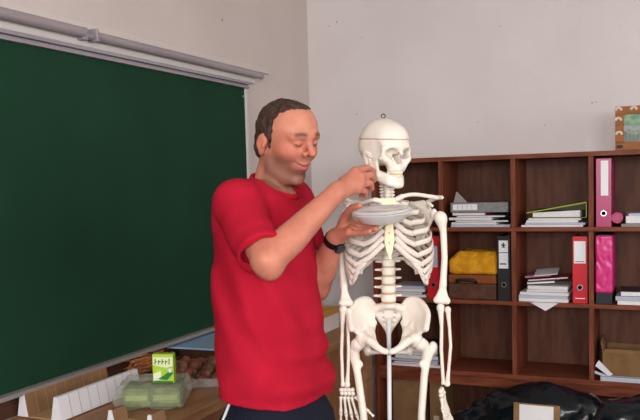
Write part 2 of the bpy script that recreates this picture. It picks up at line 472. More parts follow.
yj = onX(97, 40, .06)[1]; yre = onX(260.5, 77, .05)[1]
t = thing('wall_rail', 'dull grey metal tube rail on a white board above the chalkboard', 'rail', (0.005, (ybL-.6)/2, 2.09))
G().box((.004, ybL, 2.093), (.03, yre-.02, 2.125)).obj('mounting_board', M['whitepaint'], t, bevel=.002)
G().tube([(.052, ybL, 2.137), (.052, yj-.07, 2.137)], .0185, 16).obj('tube', M['alu_dark'], t, smooth=False)
G().tube([(.050, yj, 2.134), (.050, yre, 2.134)], .0165, 16).obj('tube', M['alu_dark'], t, smooth=False)
g = G().box((.004, yj-.07, 2.112), (.06, yj-.045, 2.156)).tube([(.05, yj-.05, 2.130), (.05, yj-.012, 2.130)], .014, 14).box((.004, yj-.012, 2.112), (.072, yj, 2.158))
g.obj('joint_bracket', M['alu'], t, bevel=.002)
G().tube([(.05, yre-.002, 2.134), (.05, yre+.008, 2.134)], .0185, 16).obj('end_cap', M['alu'], t)
struct('trim_1', G().box((0.0005, ybL, 2.162), (.014, -.52, 2.188)), M['creampaint'], bevel=.002)
struct('trim_2', G().box((0.0005, ybL, .872), (.014, -.05, .940)), M['wood_dark'])

# ------------------------------------------------------------------ counter along the left wall
CT = .87; CXE = .54
yce = onX(374, 385, CXE)[1]
t = thing('counter', 'long low wooden counter along the left wall under the chalkboard', 'counter', (.27, -2.2, 0))
G().box((.016, -4.0, CT-.035), (CXE, yce, CT)).obj('countertop', M['counter'], t, bevel=.003)
G().box((CXE-.05, -3.95, .08), (CXE-.03, yce-.03, CT-.0355)).obj('front_panel', M['counter_front'], t)
G().box((.02, yce-.03, 0), (CXE-.03, yce-.005, CT-.0355)).obj('end_panel', M['counter'], t)
G().box((.02, -3.99, 0), (CXE-.03, -3.96, CT-.0355)).obj('end_panel', M['counter'], t)
G().box((CXE-.0295, yce-.085, 0), (CXE-.006, yce-.004, CT-.0355)).obj('corner_post', M['counter'], t, bevel=.002)
G().box((.02, -3.95, 0), (CXE-.09, yce-.031, .079)).obj('plinth', M['wood_dark'], t)

# ------------------------------------------------------------------ bookcase
BX = [.8636+.35924*k for k in range(-1, 5)]; BF = -.335; BD = .022
ZT = 1.705; ZS = [1.352, .988, .625]       # upper faces of the three shelves
t = thing('bookcase', 'reddish brown wooden pigeonhole bookcase against the back wall', 'bookcase', ((BX[0]+BX[-1])/2, -.17, 0))
h = BD/2
G().box((BX[0]-h, BF, 0), (BX[0]+h, -.004, ZT-BD)).obj('side_panel', M['wood_red'], t, bevel=.0015)
G().box((BX[-1]-h, BF, 0), (BX[-1]+h, -.004, ZT-BD)).obj('side_panel', M['wood_red'], t, bevel=.0015)
G().box((BX[0]-h-.004, BF-.004, ZT-BD), (BX[-1]+h+.004, -.004, ZT)).obj('top_board', M['wood_shelf'], t, bevel=.0015)
for zs, th in zip(ZS, (.020, .020, .024)):
    G().box((BX[0]+h, BF+.003, zs-th), (BX[-1]-h, -.012, zs)).obj('shelf', M['wood_shelf'], t, bevel=.0015)
G().box((BX[0]+h, BF+.016, zs-th-.050), (BX[-1]-h, BF+.034, zs-th)).obj('apron', M['wood_shelf'], t)
for k in range(1, 5):
    g = G()
    for z0, z1 in ((ZS[0], ZT-BD), (ZS[1], ZS[0]-.020), (ZS[2], ZS[1]-.020)):
        g.box((BX[k]-h, BF+.001, z0), (BX[k]+h, -.012, z1))
    g.obj('divider', M['wood_red'], t, bevel=.0015)
G().box((BX[0]+h, -.011, .04), (BX[-1]-h, -.005, ZT-BD)).obj('back_panel', M['wood_back'], t)
G().box((BX[0]+h, BF+.02, .04), (BX[-1]-h, -.012, .06)).obj('shelf', M['wood_shelf'], t)
G().box((BX[0]+h, BF+.03, 0), (BX[-1]-h, BF+.05, .04)).obj('plinth', M['wood_dark'], t)

# picture frame on top
fl = onY(615.5, 130, -.30)[0]; fz = ZT; ftop = onY(616, 107, -.30)[2]
fw = .225; fy = -.315
t = thing('picture_frame', 'wooden picture frame with pale flower trim standing on the bookcase top', 'picture frame', (fl+fw/2, fy, fz))
b = .037
g = G().box((fl, fy, fz), (fl+fw, fy+.022, fz+b)).box((fl, fy, ftop-b), (fl+fw, fy+.022, ftop)).box((fl, fy, fz+b), (fl+b, fy+.022, ftop-b)).box((fl+fw-b, fy, fz+b), (fl+fw, fy+.022, ftop-b))
fr = g.obj('border', M['frame'], t, bevel=.002)
for u, v in ((.35, .93), (.06, .93), (.055, .70), (.07, .38), (.65, .93), (.92, .5), (.95, .9)):
    c = np.array((fl+fw*u, fy-.001, fz+(ftop-fz)*v)); g = G()
    for k in range(5): g.ball(c+np.array((cos(k*pi/4)*.011, 0, abs(sin(k*pi/4))*.008)), (.007, .002, .006), 8)
    g.obj('flower', M['flower'], t, smooth=True)
G().ball((fl+.02, fy-.001, fz+.017), (.015, .003, .008), 10).obj('dark_plaque', M['paper_dark'], t, smooth=True)
pc = G().box((fl+b-.004, fy+.010, fz+b-.004), (fl+fw-b+.004, fy+.016, ftop-b+.004)).obj('photograph', M['photo_green'], t)
g = G(); x0 = fl+b; x1 = fl+fw-b; zz0 = fz+b
g.box((x0, fy+.008, zz0+.05), (x1, fy+.0098, zz0+.075))
g.obj('pale_background', M['photo_pale'], pc)
g = G()
for i in range(9):
    px = x0+.008+i*(x1-x0-.016)/8; hh = rng.uniform(.03, .048)
    g.box((px-.006, fy+.006, zz0), (px+.006, fy+.0078, zz0+hh))
g.obj('group_figures', M['photo_dark'], pc)
g = G()
for i in range(9):
    px = x0+.008+i*(x1-x0-.016)/8
    g.ball((px, fy+.0055, zz0+.048+.006*sin(i*2.1)), (.004, .0015, .005), 8)
g.obj('group_faces', M['photo_skin'], pc, smooth=True)

# ------------------------------------------------------------------ things on the shelves
YF = -.315
def Xat(px, py, Y=YF): return onY(px, py, Y)[0]
def binder(name, label, cat, x0, x1, z0, hgt, yf, dep, m, lab=None, labm='label', ring=None, marks=0, group=None):
    t = thing(name, label, cat, ((x0+x1)/2, yf+dep/2, z0), group)
    w = x1-x0; th = .004
    g = G().box((x0, yf, z0), (x1, yf+th, z0+hgt)).box((x0, yf+th, z0), (x0+th, yf+dep, z0+hgt)).box((x1-th, yf+th, z0), (x1, yf+dep, z0+hgt))
    g.obj('cover', m, t, bevel=.001)
    G().box((x0+th+.001, yf+.02, z0+.012), (x1-th-.006, yf+dep-.012, z0+hgt-.012)).obj('paper_block', M['paper'], t)
    if lab:
        a, b_, c, d = lab
        lo = G().box((x0+w*a, yf-.0012, z0+hgt*c), (x0+w*b_, yf-.0001, z0+hgt*d)).obj('spine_label', M[labm], t)
        g = G()
        for k in range(marks):
            zc = z0+hgt*(c+.02+.025*k); g.box((x0+w*(a+.1), yf-.002, zc), (x0+w*(b_-.1-.1*(k % 2)), yf-.0013, zc+hgt*.010))
        if marks: g.obj('small_print', M['ink'], lo)
    if ring:
        c = np.array((x0+w*.5, yf-.001, z0+hgt*ring)); r = w*.17
        G().lathe([(r*1.25, .001), (r*1.25, -.003), (r*.8, -.003), (r*.8, .0005)], c, (0, 1, 0), 20).obj('finger_ring', M['steel'], t, smooth=False)
        G().lathe([(0, -.0012), (r*.8, -.0012)], c, (0, 1, 0), 20).obj('finger_hole', M['hole'], t)
    return t
def zat(px, py, Y=YF): return onY(px, py, Y)[2]
# top row, right: pink binder
x0, x1 = Xat(596, 190), Xat(611.3, 190)
t = binder('ring_binder', 'glossy pink ring binder standing in the top right compartment', 'binder', x0, x1, ZS[0], zat(604, 158.5)-ZS[0], YF, .27, M['pinkbind'], (.32, .80, .46, .97), 'label', .20)
# red binder in the middle row beside the paper heap
x0, x1 = Xat(572.5, 270), Xat(587.5, 270)
t = binder('ring_binder', 'red ring binder with white label right of the slumped paper heap', 'binder', x0, x1, ZS[1], zat(580, 236.5)-ZS[1], YF, .27, M['red'], (.10, .88, .60, .93), 'label', .24, 1)
G().box((x0+.012, YF-.001, ZS[1]+.022), (x1-.012, YF-.0001, ZS[1]+.026)).obj('white_print', M['label'], t)
# red binder behind the skeleton
x0, x1 = Xat(427, 270), Xat(439.5, 270)
binder('ring_binder', 'red ring binder partly hidden behind the hanging arm of the skeleton', 'binder', x0, x1, ZS[1], zat(433, 236)-ZS[1], YF, .27, M['red'], (.16, .86, .50, .84), 'paper_blue', .22)
# black binder
x0, x1 = Xat(497.5, 270), Xat(510.3, 270)
t = binder('ring_binder', 'black ring binder with white label right of the yellow cloth', 'binder', x0, x1, ZS[1], zat(504, 236)-ZS[1], YF, .27, M['black'], (.12, .84, .50, .93), 'label', .25)
hgt = zat(504, 236)-ZS[1]; w = x1-x0; zc = ZS[1]+hgt*.86; xc = (x0+x1)/2-.001
lo = [o for o in t.children if o.name.startswith('spine_label')][0]
g = G().box((xc-.011, YF-.0022, zc-.003), (xc+.011, YF-.0013, zc+.003)).box((xc-.003, YF-.0022, zc-.012), (xc+.003, YF-.0013, zc+.012))
g.obj('emblem_cross', M['ink'], lo); g = G()
g.prism([(xc-.011, YF-.0022, zc-.012), (xc+.011, YF-.0022, zc-.012), (xc, YF-.0022, zc-.004)], (0, .0009, 0))
g.obj('emblem_triangle', M['ink'], lo)
G().box((x0+w*.12, YF-.0022, ZS[1]+hgt*.74), (x0+w*.84, YF-.0013, ZS[1]+hgt*.75)).obj('printed_rule', M['ink'], lo)
G().box((x0+w*.2, YF-.0022, ZS[1]+hgt*.56), (x0+w*.7, YF-.0013, ZS[1]+hgt*.58)).obj('printed_line', M['ink'], lo)
# magenta box file
x0, x1 = Xat(595.5, 270), Xat(612.5, 270); zt = zat(604, 236)
t = thing('box_file', 'magenta box file with creased front in the right compartment of the middle row', 'box file', ((x0+x1)/2, YF+.13, ZS[1]))
F_ = Field().u(rbox(((x0+x1)/2, YF+.13, ZS[1]+.054+(zt-ZS[1]-.054)/2), ((x1-x0)/2, .13, (zt-ZS[1]-.054)/2), None, .006))
F_.disp(lambda p: .0022*np.abs(wob(p*np.array((1.6, 1, .7)), 75, 3))-.0012)
F_.obj('body', (x0-.01, YF-.01, ZS[1]+.045), (x1+.01, YF+.27, zt+.01), .0035, M['magenta'], t)
G().box((x0+.001, YF+.003, ZS[1]), (x1-.001, YF+.26, ZS[1]+.055)).obj('black_base', M['black'], t, bevel=.002)
G().box((x0+.006, YF+.02, zt-.001), (x1-.006, YF+.24, zt+.004)).obj('black_rim', M['black'], t)

def sheet(label, x0, x1, z, th, m, yf=YF, dep=.21, rot=0., tilt=0., cat='booklet', name='booklet', group=None, pages=None, roll=0.):
    """one booklet or bundle of paper lying flat, turned and tipped a little"""
    c = np.array(((x0+x1)/2, yf+dep/2, z+th/2)); w = (x1-x0)/2
    a = np.array((cos(rot), sin(rot), 0)); b_ = np.array((-sin(rot), cos(rot), 0)); n = ZZ.copy()
    if tilt: a = a*cos(tilt)+n*sin(tilt); n = np.cross(a, b_)
    if roll: b_ = b_*cos(roll)+n*sin(roll); n = np.cross(a, b_)
    t = thing(name, label, cat, c-n*th/2, group)
    if pages is None:
        G().obox(c, a*w, b_*dep/2, n*th/2).obj('sheets', m, t, bevel=min(.0012, th*.2))
    else:
        cv = min(.0012, th*.16)
        G().obox(c, a*(w-.002), b_*(dep/2-.002), n*(th/2-cv)).obj('pages', pages, t)
        g = G().obox(c+n*(th/2-cv/2), a*w, b_*dep/2, n*cv/2).obox(c-n*(th/2-cv/2), a*w, b_*dep/2, n*cv/2).obox(c+a*(w-cv/2), a*cv/2, b_*dep/2, n*(th/2-cv))
        g.obj('cover', m, t)
    return t
# top row, second compartment: papers under a grey binder
xa, xb = Xat(449, 220), Xat(511, 220); z = ZS[0]
for i, (l, a, b_, th, m, pg, r, yo) in enumerate([
    ('pale blue sheets at the bottom of the stack under the grey binder', .0, 1.0, .012, 'paper_blue', None, .02, 0),
    ('white bundle second from the bottom under the grey binder', .02, .80, .011, 'paper', None, -.04, .004),
    ('dark covered booklet low in the stack under the grey binder', .06, .96, .010, 'paper_dark', 'paper', .03, .01),
    ('white booklet above the dark booklet under the grey binder', -.02, .72, .013, 'paper', None, -.03, .0),
    ('grey magazine in the middle of the stack under the grey binder', .08, .90, .009, 'paper_grey', 'paper', .05, .008),
    ('mauve edged booklet directly under the grey binder', .03, .62, .014, 'paper_mag', 'paper', -.02, .002)]):
    z += .0006; sheet(l, xa+(xb-xa)*a+.008, xa+(xb-xa)*b_-.006, z, th, M[m], YF+yo, .22, r, pages=M[pg] if pg else None); z += th
z += .001
x0, x1 = Xat(450.5, 206), Xat(508, 206); bz = z+.049
t = thing('ring_binder', 'grey ring binder lying flat on the paper stack in the top row', 'binder', ((x0+x1)/2, YF+.13, z))
G().box((x0, YF+.004, z), (x1, YF+.25, z+.003)).box((x0, YF+.004, bz-.003), (x1, YF+.25, bz)).box((x0, YF+.001, z+.0005), (x1, YF+.005, bz-.0005)).obj('cover', M['greybind'], t, bevel=.001)
G().box((x0+.01, YF+.02, z+.005), (x1-.015, YF+.24, bz-.006)).obj('paper_block', M['paper'], t)
lo = G().box((x0+.012, YF-.0002, z+.012), (x0+.135, YF+.0009, bz-.008)).obj('spine_label', M['label'], t)
for k in range(4): G().box((x0+.035+k*.024, YF-.0008, z+.016), (x0+.037+k*.024, YF-.0003, bz-.012)).obj('label_rule', M['paper_grey'], lo)
G().lathe([(.009, .002), (.009, -.003), (.005, -.003), (.005, .001)], (x1-.045, YF, (z+bz)/2), (0, 1, 0), 18).obj('finger_ring', M['steel'], t)
q = bz+.0005
xs = Xat(452, 200)
props(G().prism([(xs, YF+.03, q), (xs+.062, YF+.06, q), (xs+.010, YF+.05, q+.055)], (0.002, .004, .0)).obj('paper_sheet', M['paper_grey']),
      'bent grey sheet poking up at the left on the flat grey binder', 'paper')
# top row, third compartment: papers under an olive folder
xa, xb = Xat(521, 220), Xat(588, 220); z = ZS[0]
for l, a, b_, th, m, pg, r, yo in [
    ('white sheets at the bottom of the stack under the olive folder', -.02, .93, .009, 'paper', None, .03, 0),
    ('greyish booklet second from the bottom under the olive folder', .05, .98, .010, 'paper_blue', None, -.02, .006),
    ('white booklet third from the bottom under the olive folder', .06, .86, .012, 'paper', None, .02, .0),
    ('cream booklet directly under the olive folder', .10, .92, .009, 'paper_cream', 'paper', -.03, .004)]:
    z += .0006; sheet(l, xa+(xb-xa)*a+.004, xa+(xb-xa)*b_-.004, z, th, M[m], YF+yo, .22, r, pages=M[pg] if pg else None); z += th
x0, x1 = Xat(526, 212), Xat(586.5, 212); z += .001
t = thing('folder', 'olive green folder lying open edged on white papers in the top row', 'folder', ((x0+x1)/2, YF+.12, z))
G().box((x0+.02, YF+.006, z), (x1, YF+.24, z+.0025)).prism([(x0, YF+.004, z+.022), (x1, YF+.004, z+.068), (x1, YF+.004, z+.075), (x0, YF+.004, z+.027)], (0, .24, 0)).obj('cover', M['olive'], t)
G().prism([(x0+.03, YF+.024, z+.038), (x1-.004, YF+.024, z+.038), (x1-.004, YF+.024, z+.068), (x0+.03, YF+.024, z+.0268)], (0, .2, 0)).obj('dark_pages', M['olivedark'], t)
G().prism([(x1-.003, YF+.004, z+.003), (x1, YF+.004, z+.003), (x1, YF+.004, z+.069), (x1-.003, YF+.004, z+.068)], (0, .23, 0)).obj('spine', M['oliveedge'], t)
G().prism([(x0+.005, YF+.002, z+.0245), (x1, YF+.002, z+.0725), (x1, YF+.002, z+.0755), (x0+.005, YF+.002, z+.0275)], (0, .004, 0)).obj('lime_edge', M['oliveedge'], t)
G().prism([(x0+.03, YF+.012, z+.004), (x1-.03, YF+.012, z+.004), (x1-.03, YF+.012, z+.036), (x0+.03, YF+.012, z+.025)], (0, .2, 0)).obj('paper_block', M['paper'], t)
# top right: rolled magenta tube and a grey-white bundle
xc = Xat(617, 216); r = .026
props(G().lathe([(.0, .004), (r*.75, .004), (r*.75, 0), (r, 0), (r, .2), (0, .2)], (xc, YF+.01, ZS[0]+r+.016), (0, 1, 0), 24).obj('rolled_card', M['pinkbind'], smooth=False, bevel=.001), 'round magenta roll lying beside the pink binder', 'roll')
x0 = xc+r+.002
sheet('grey white bundle lying at the base of the magenta roll', x0-.01, x0+.20, ZS[0], .014, M['paper_grey'], YF, .22, .0)
sheet('white bundle of papers slumped right of the magenta roll', x0+.004, x0+.19, ZS[0]+.016, .034, M['paper'], YF+.006, .2, .06, 0, roll=.0)
sheet('curved grey white booklet topmost right of the magenta roll', x0+.010, x0+.185, ZS[0]+.052, .012, M['paper_blue'], YF+.012, .19, .12, .03)
# middle row, first compartment: booklets behind the ribs
xa, xb = Xat(391, 292), Xat(426, 292); z = ZS[1]
for l, a, b_, th, m, pg in [('white booklet at the bottom of the pile behind the lower ribs', -.1, 1.0, .014, 'paper', None),
    ('dark booklet second in the pile behind the lower ribs', 0, .9, .012, 'paper_dark', 'paper'),
    ('white booklet third in the pile behind the lower ribs', -.05, .97, .016, 'paper', None),
    ('bluish booklet on top of the pile behind the lower ribs', .02, .94, .014, 'paper_blue', None)]:
    z += .0006; sheet(l, xa+(xb-xa)*a, xa+(xb-xa)*b_-.004, z, th, M[m], YF+.01, .2, 0, pages=M[pg] if pg else None); z += th
# middle row, second compartment: brown case with folded yellow cloth on it
x0, x1 = Xat(448, 290), Xat(496, 290); zt = zat(472, 275)
t = thing('carry_case', 'dark brown carry case with black handle under the yellow cloth', 'case', ((x0+x1)/2, YF+.13, ZS[1]))
G().box((x0, YF+.004, ZS[1]), (x1, YF+.24, zt-.045)).obj('body', M['case'], t, bevel=.006)
G().box((x0, YF+.004, zt-.044), (x1, YF+.24, zt)).obj('lid', M['caselid'], t, bevel=.006)
xm = Xat(466, 280); zm = zat(466, 280)
G().tube(spline([(xm-.045, YF+.003, zm-.012), (xm-.038, YF-.012, zm), (xm, YF-.016, zm+.002), (xm+.042, YF-.012, zm), (xm+.050, YF+.003, zm-.012)], 6), .0085, 10).obj('handle', M['black'], t, smooth=True)
cx, cyy = (x0+x1)/2, YF+.115; ct = zat(472, 252); cb = zt+.0015; hc = (ct-cb)/2
F_ = Field().u(rbox((cx+.003, cyy, cb+hc*.7), ((x1-x0)/2+.002, .110, hc*.72), None, .022)).u(rbox((cx+.016, cyy+.01, cb+hc*1.45), ((x1-x0)/2-.020, .098, hc*.52), None, .024), .03)
F_.disp(lambda p: .006*wob(p, 30, 1)+.0018*wob(p, 120, 4)).cut(half((0, 0, -1), (0, 0, cb)))
props(F_.obj('folded_cloth', (x0-.02, YF-.03, cb-.012), (x1+.03, YF+.26, ct+.03), .004, M['cloth']), 'folded golden yellow towel lying on the brown carry case', 'towel')
# middle row, third compartment: heap of papers
xa, xb = Xat(517, 292), Xat(571, 292); z = ZS[1]; W = xb-xa
for l, a, b_, th, m, pg, r, yo in [
    ('white papers at the bottom of the heap left of the red binder', .02, .96, .016, 'paper', None, .0, 0),
    ('pale blue bundle second from the bottom of the heap by the red binder', .0, .93, .015, 'paper_blue', None, .04, .004),
    ('white bundle third from the bottom of the heap by the red binder', .05, .98, .014, 'paper', None, -.03, .0),
    ('grey booklet in the middle of the heap by the red binder', .14, .93, .012, 'paper_grey', 'paper', .05, .008),
    ('white booklet with dark underside high in the heap by the red binder', .20, .96, .018, 'paper', None, -.03, .0)]:
    z += .0006; sheet(l, xa+W*a+.003, xa+W*b_-.003, z, th, M[m], YF+yo, .21, r, pages=M[pg] if pg else None); z += th
zz = z
sheet('grey brown magazine tipped on the heap by the red binder', xa+W*.14, xa+W*.66, zz+.009, .010, M['paper_grey'], YF+.02, .18, .1, .07, pages=M['paper'])
sheet('dark red magazine leaning across the heap by the red binder', xa+W*.20, xa+W*.96, zz+.027, .008, M['paper_red'], YF+.03, .17, -.06, .10, pages=M['paper'])
sheet('grey mauve booklet leaning on the dark red magazine in the heap', xa+W*.12, xa+W*.62, zz+.0375, .010, M['paper_mag'], YF+.045, .16, -.02, .10, pages=M['paper_grey'])
sheet('white sheet on the very top of the heap by the red binder', xa+W*.28, xa+W*.72, zz+.055, .004, M['paper'], YF+.04, .15, .05, .10, roll=.10)
c = onY(545, 304, YF-.004)
props(G().box((c[0]-.05, BF-.006, ZS[1]+.0002), (c[0]+.05, BF+.018, ZS[1]+.0005)).prism([(c[0]-.066, BF-.006, ZS[1]+.0010), (c[0]+.066, BF-.006, ZS[1]+.0010), (c[0]+.006, BF-.008, ZS[1]-.038)], (0, -.0015, 0)).obj('paper_sheet', M['paper']), 'pale folded paper corner hanging over the shelf edge below the heap', 'paper')
# middle row, right compartment
xa = Xat(617, 296); z = ZS[1]
for l, a, b_, th, m, r in [('white booklet at the bottom right of the magenta box file', .0, .17, .018, 'paper', .02), ('white booklet in the middle right of the magenta box file', -.004, .165, .02, 'paper_blue', -.03), ]:
    z += .0006; sheet(l, xa+a, xa+b_, z, th, M[m], YF, .2, r); z += th
sheet('dark covered booklet on top right of the magenta box file', xa+.01, xa+.17, z+.0006, .022, M['paper_dark'], YF+.01, .19, .05, pages=M['paper'])
# third row, left: magazines behind the pelvis
xa, xb = Xat(391, 358), Xat(441, 358); W = xb-xa; z = ZS[2]
for l, a, b_, th, m, pg, r in [('white magazine at the bottom of the pile behind the thigh bone', .0, 1.0, .014, 'paper', None, 0),
    ('dark red magazine second in the pile behind the thigh bone', .03, .95, .010, 'paper_red', 'paper', .03),
    ('pale blue magazine third in the pile behind the thigh bone', .0, .97, .014, 'paper_blue', None, -.03),
    ('black magazine fourth in the pile behind the thigh bone', .06, .96, .022, 'paper_dark', 'paper', .02),
    ('white magazine fifth in the pile behind the thigh bone', .04, .90, .010, 'paper', None, .05),
    ('black folder on top of the pile behind the thigh bone', .12, .97, .035, 'paper_dark', 'paper', -.02)]:
    z += .0006; sheet(l, xa+W*a+.004, xa+W*b_-.006, z, th, M[m], YF, .21, r, pages=M[pg] if pg else None); z += th
# third row, right: open cardboard box and papers
x0 = Xat(602, 372); x1 = x0+.235; zt = zat(622, 351)-.016
t = thing('cardboard_box', 'open tan cardboard box in the lower right compartment', 'box', ((x0+x1)/2, YF+.14, ZS[2]))
y0, y1 = YF+.03, YF+.27
G().box((x0, y0, ZS[2]), (x1, y1, ZS[2]+.004)).box((x0, y0, ZS[2]+.004), (x0+.004, y1, zt)).box((x1-.004, y0, ZS[2]+.004), (x1, y1, zt)).box((x0+.004, y0, ZS[2]+.004), (x1-.004, y0+.004, zt)).box((x0+.004, y1-.004, ZS[2]+.004), (x1-.004, y1, zt)).obj('carton', M['card_shaded'], t)
G().prism([(x0, y0, zt), (x0, y1, zt), (x0-.012, y1-.02, zt+.045), (x0-.012, y0+.05, zt+.040)], (.004, 0, 0)).obj('flap', M['card'], t)
G().prism([(x0+.004, y0, zt), (x1-.004, y0, zt), (x1-.01, y0+.014, zt+.012), (x0+.01, y0+.014, zt+.012)], (0, .004, 0)).obj('flap', M['card'], t)
xq = Xat(594, 370)
sheet('white paper pack lying in front of the open cardboard box', xq+.03, xq+.25, ZS[2], .02, M['paper_blue'], BF+.006, .038, 0)
props(G().prism([(xq+.006, BF+.012, ZS[2]+.068), (xq+.022, BF+.012, ZS[2]+.096), (xq+.084, BF+.02, ZS[2]+.030), (xq+.066, BF+.02, ZS[2]+.0215)], (.0, .003, .001)).obj('paper_sheet', M['paper']), 'folded white sheet leaning at the left front of the cardboard box', 'paper')
props(G().prism([(xq+.002, BF+.022, ZS[2]+.03), (xq+.004, BF+.022, ZS[2]+.042), (xq+.062, BF+.026, ZS[2]+.022), (xq+.060, BF+.026, ZS[2]+.012)], (.0, .003, .001)).obj('paper_sheet', M['paper_blue']), 'narrow white strip below the folded sheet by the cardboard box', 'paper')
# bottom compartment: carton behind the skeleton's thigh
x0, x1 = Xat(391, 400), Xat(421, 400)
t = thing('cardboard_box', 'closed brown cardboard carton low in the bookcase behind the thigh bone', 'box', ((x0+x1)/2, YF+.14, .06))
zt = zat(405, 374)
G().box((x0, YF+.03, .06), (x1, YF+.27, zt)).obj('carton', M['card'], t, bevel=.002)
G().box((x0-.0005, YF+.13, zt-.03), (x1+.0005, YF+.18, zt+.0008)).obj('tape', M['card_tan'], t)
x0, x1 = Xat(427, 405), Xat(440, 405)
t = thing('cardboard_box', 'narrow brown carton low in the bookcase behind the arm bones', 'box', ((x0+x1)/2, YF+.14, .06))
G().box((x0, YF+.05, .06), (x1, YF+.27, zat(433, 379))).obj('carton', M['card'], t, bevel=.002)
G().box((x0+.02, YF+.049, .3), (x1-.02, YF+.0501, .36)).obj('pale_sticker', M['paper_cream'], t)

# ------------------------------------------------------------------ black bags in front of the bookcase
def bag(label, pts, Y, thick, seed):
    """pts: outline summits as (px, py); each is the top of a lobe that reaches the floor"""
    F_ = Field(); tops = []
    for x, y, r in pts:
        q = onY(x, y, Y); tops.append(q)
        F_.u(cap((q[0], q[1], r*.9), (q[0], q[1], q[2]-r), r*1.15, r), .10)
    def folds(p):
        a = np.abs(wob(p*np.array((1, 1, .8)), 13, seed)); b = np.abs(wob(p, 27, seed+5)); e = np.abs(wob(p, 55, seed+9))
        return .022*a+.010*b+.004*e-.02
    F_.disp(folds).cut(half((0, 0, -1), (0, 0, 0)))
    lo, hi = bounds(tops, .2); lo[2] = -.02; hi[2] -= .12
    return props(F_.obj('garbage_bag', lo, hi, .011, M['bagblack'], None), label, 'bag')
bag('big glossy black plastic bag slumped before the middle of the bookcase', [(470, 411, .10), (502, 395, .12), (534, 386, .13), (564, 390, .12), (592, 403, .10)], -.64, .2, 2.0)
bag('glossy black plastic bag at the right end beside the larger bag', [(621, 404, .10), (650, 400, .12), (680, 405, .12)], -.97, .2, 7.0)
bx0, bx1 = onY(514, 410, -.96)[0], onY(560, 410, -.96)[0]; bz = onY(537, 404, -.96)[2]
t = thing('cardboard_sheet', 'tan cardboard sheet with a white paper taped on, leaning before the big black bag', 'cardboard', ((bx0+bx1)/2, -1.0, 0))
bot = np.array(((bx0+bx1)/2, -1.035, .003)); tp = np.array(((bx0+bx1)/2, -.963, bz)); dv = tp-bot; Ln = np.linalg.norm(dv); dv /= Ln
nv = np.cross(np.array((1., 0, 0)), dv); wx = np.array((1., 0, 0))*(bx1-bx0)/2
G().obox((bot+tp)/2, wx, nv*.004, dv*Ln/2).obj('board', M['card'], t, bevel=.001)
G().obox(tp-dv*.105+nv*.0048, wx*.74, nv*.0006, dv*.10).obj('taped_paper', M['paper'], t)

# ------------------------------------------------------------------ things on the counter
def tray(label, X0, X1, y0, y1, hz, wall_mats, ww=.042):
    t = thing('display_tray', label, 'tray', ((X0+X1)/2, (y0+y1)/2, CT))
    G().box((X0+.01, y0+.01, CT), (X1-.01, y1, CT+.004)).obj('floor_panel', M['card_tan'], t)
    for i, (xa, m) in enumerate(((X0, wall_mats[0]), (X1-ww, wall_mats[1]))):
        sec = [(xa, y0+.003, CT+.0045), (xa+ww, y0+.003, CT+.0045), (xa+ww*.68, y0+.003, CT+hz), (xa+ww*.32, y0+.003, CT+hz)]
        w_ = G().prism(sec, (0, y1-y0-.006, 0)).obj('side_wall', M[m], t)
        cr = G()
        for k in range(1, 9):
            y = y0+(y1-y0)*k/9
            q = [np.array(sec[1])+np.array((.0004, y-y0, .002)), np.array(sec[2])+np.array((.0004, y-y0, -.001))]
            cr.prism([q[0], q[1], q[1]+np.array((0, .0010, 0)), q[0]+np.array((0, .0010, 0))], (.0008, 0, 0))
        cr.obj('crease', M['card' if m != 'card' else 'card_tan'] if m != 'cardwhite' else M['paper_grey'], w_)
        e = [np.array(s) for s in sec]
        G().prism(e, (0, -.003, 0)).obj('white_end', M['cardwhite'], t)
    return t
t = tray('long cardboard tray nearest the board with one brown and one white side wall', .026, .206, -2.36, -1.955, .078, ('card', 'cardwhite'))
G().ball((.192, -2.30, CT+.05), (.002, .006, .008), 8).obj('dark_mark', M['ink'], t)
tray('short cardboard tray with white ends in front of the green plastic bag', .355, .53, -2.33, -2.262, .046, ('card', 'card'), .03)
# wrapped bag of green packs
c = np.array((.352, -2.075, CT)); a = HU; bv = HV
t = thing('plastic_bag', 'crumpled clear plastic bag wrapped round green packs on the counter', 'bag', c)
M3 = np.array([a, bv, ZZ])
F_ = Field().u(rbox(c+ZZ*.043, (.108, .085, .040), M3, .012)).u(ell(c-bv*.075+a*-.07+ZZ*.028, (.05, .03, .028), M3), .02).u(ell(c-bv*.08+a*.04+ZZ*.024, (.06, .028, .024), M3), .02)
F_.disp(lambda p: .005*wob(p, 70, 2)+.003*wob(p, 150, 6)).cut(half((0, 0, -1), c+ZZ*.0015))
lo, hi = bounds([c], .16); lo[2] = CT-.006; hi[2] = CT+.11
F_.obj('wrapping', lo, hi, .004, M['wrap'], t)
for i, (du, dv, dz, hw, hd, hh, m, l) in enumerate([(-.048, -.01, .004, .045, .055, .031, 'gpack', 'green pack at the left inside the clear plastic bag'), (.046, -.01, .004, .0485, .055, .031, 'gpack', 'green pack at the right inside the clear plastic bag')]):
    q = c+a*du+bv*dv+ZZ*(dz+hh)
    tt = thing('packet', l, 'packet', q-ZZ*hh)
    G().obox(q, a*hw, bv*hd, ZZ*hh).obj('carton', M[m], tt, bevel=.002)
    G().obox(q-bv*(hd+.0008), a*hw*.8, bv*.0006, ZZ*hh*.28).obj('pale_band', M['gpale'], tt)
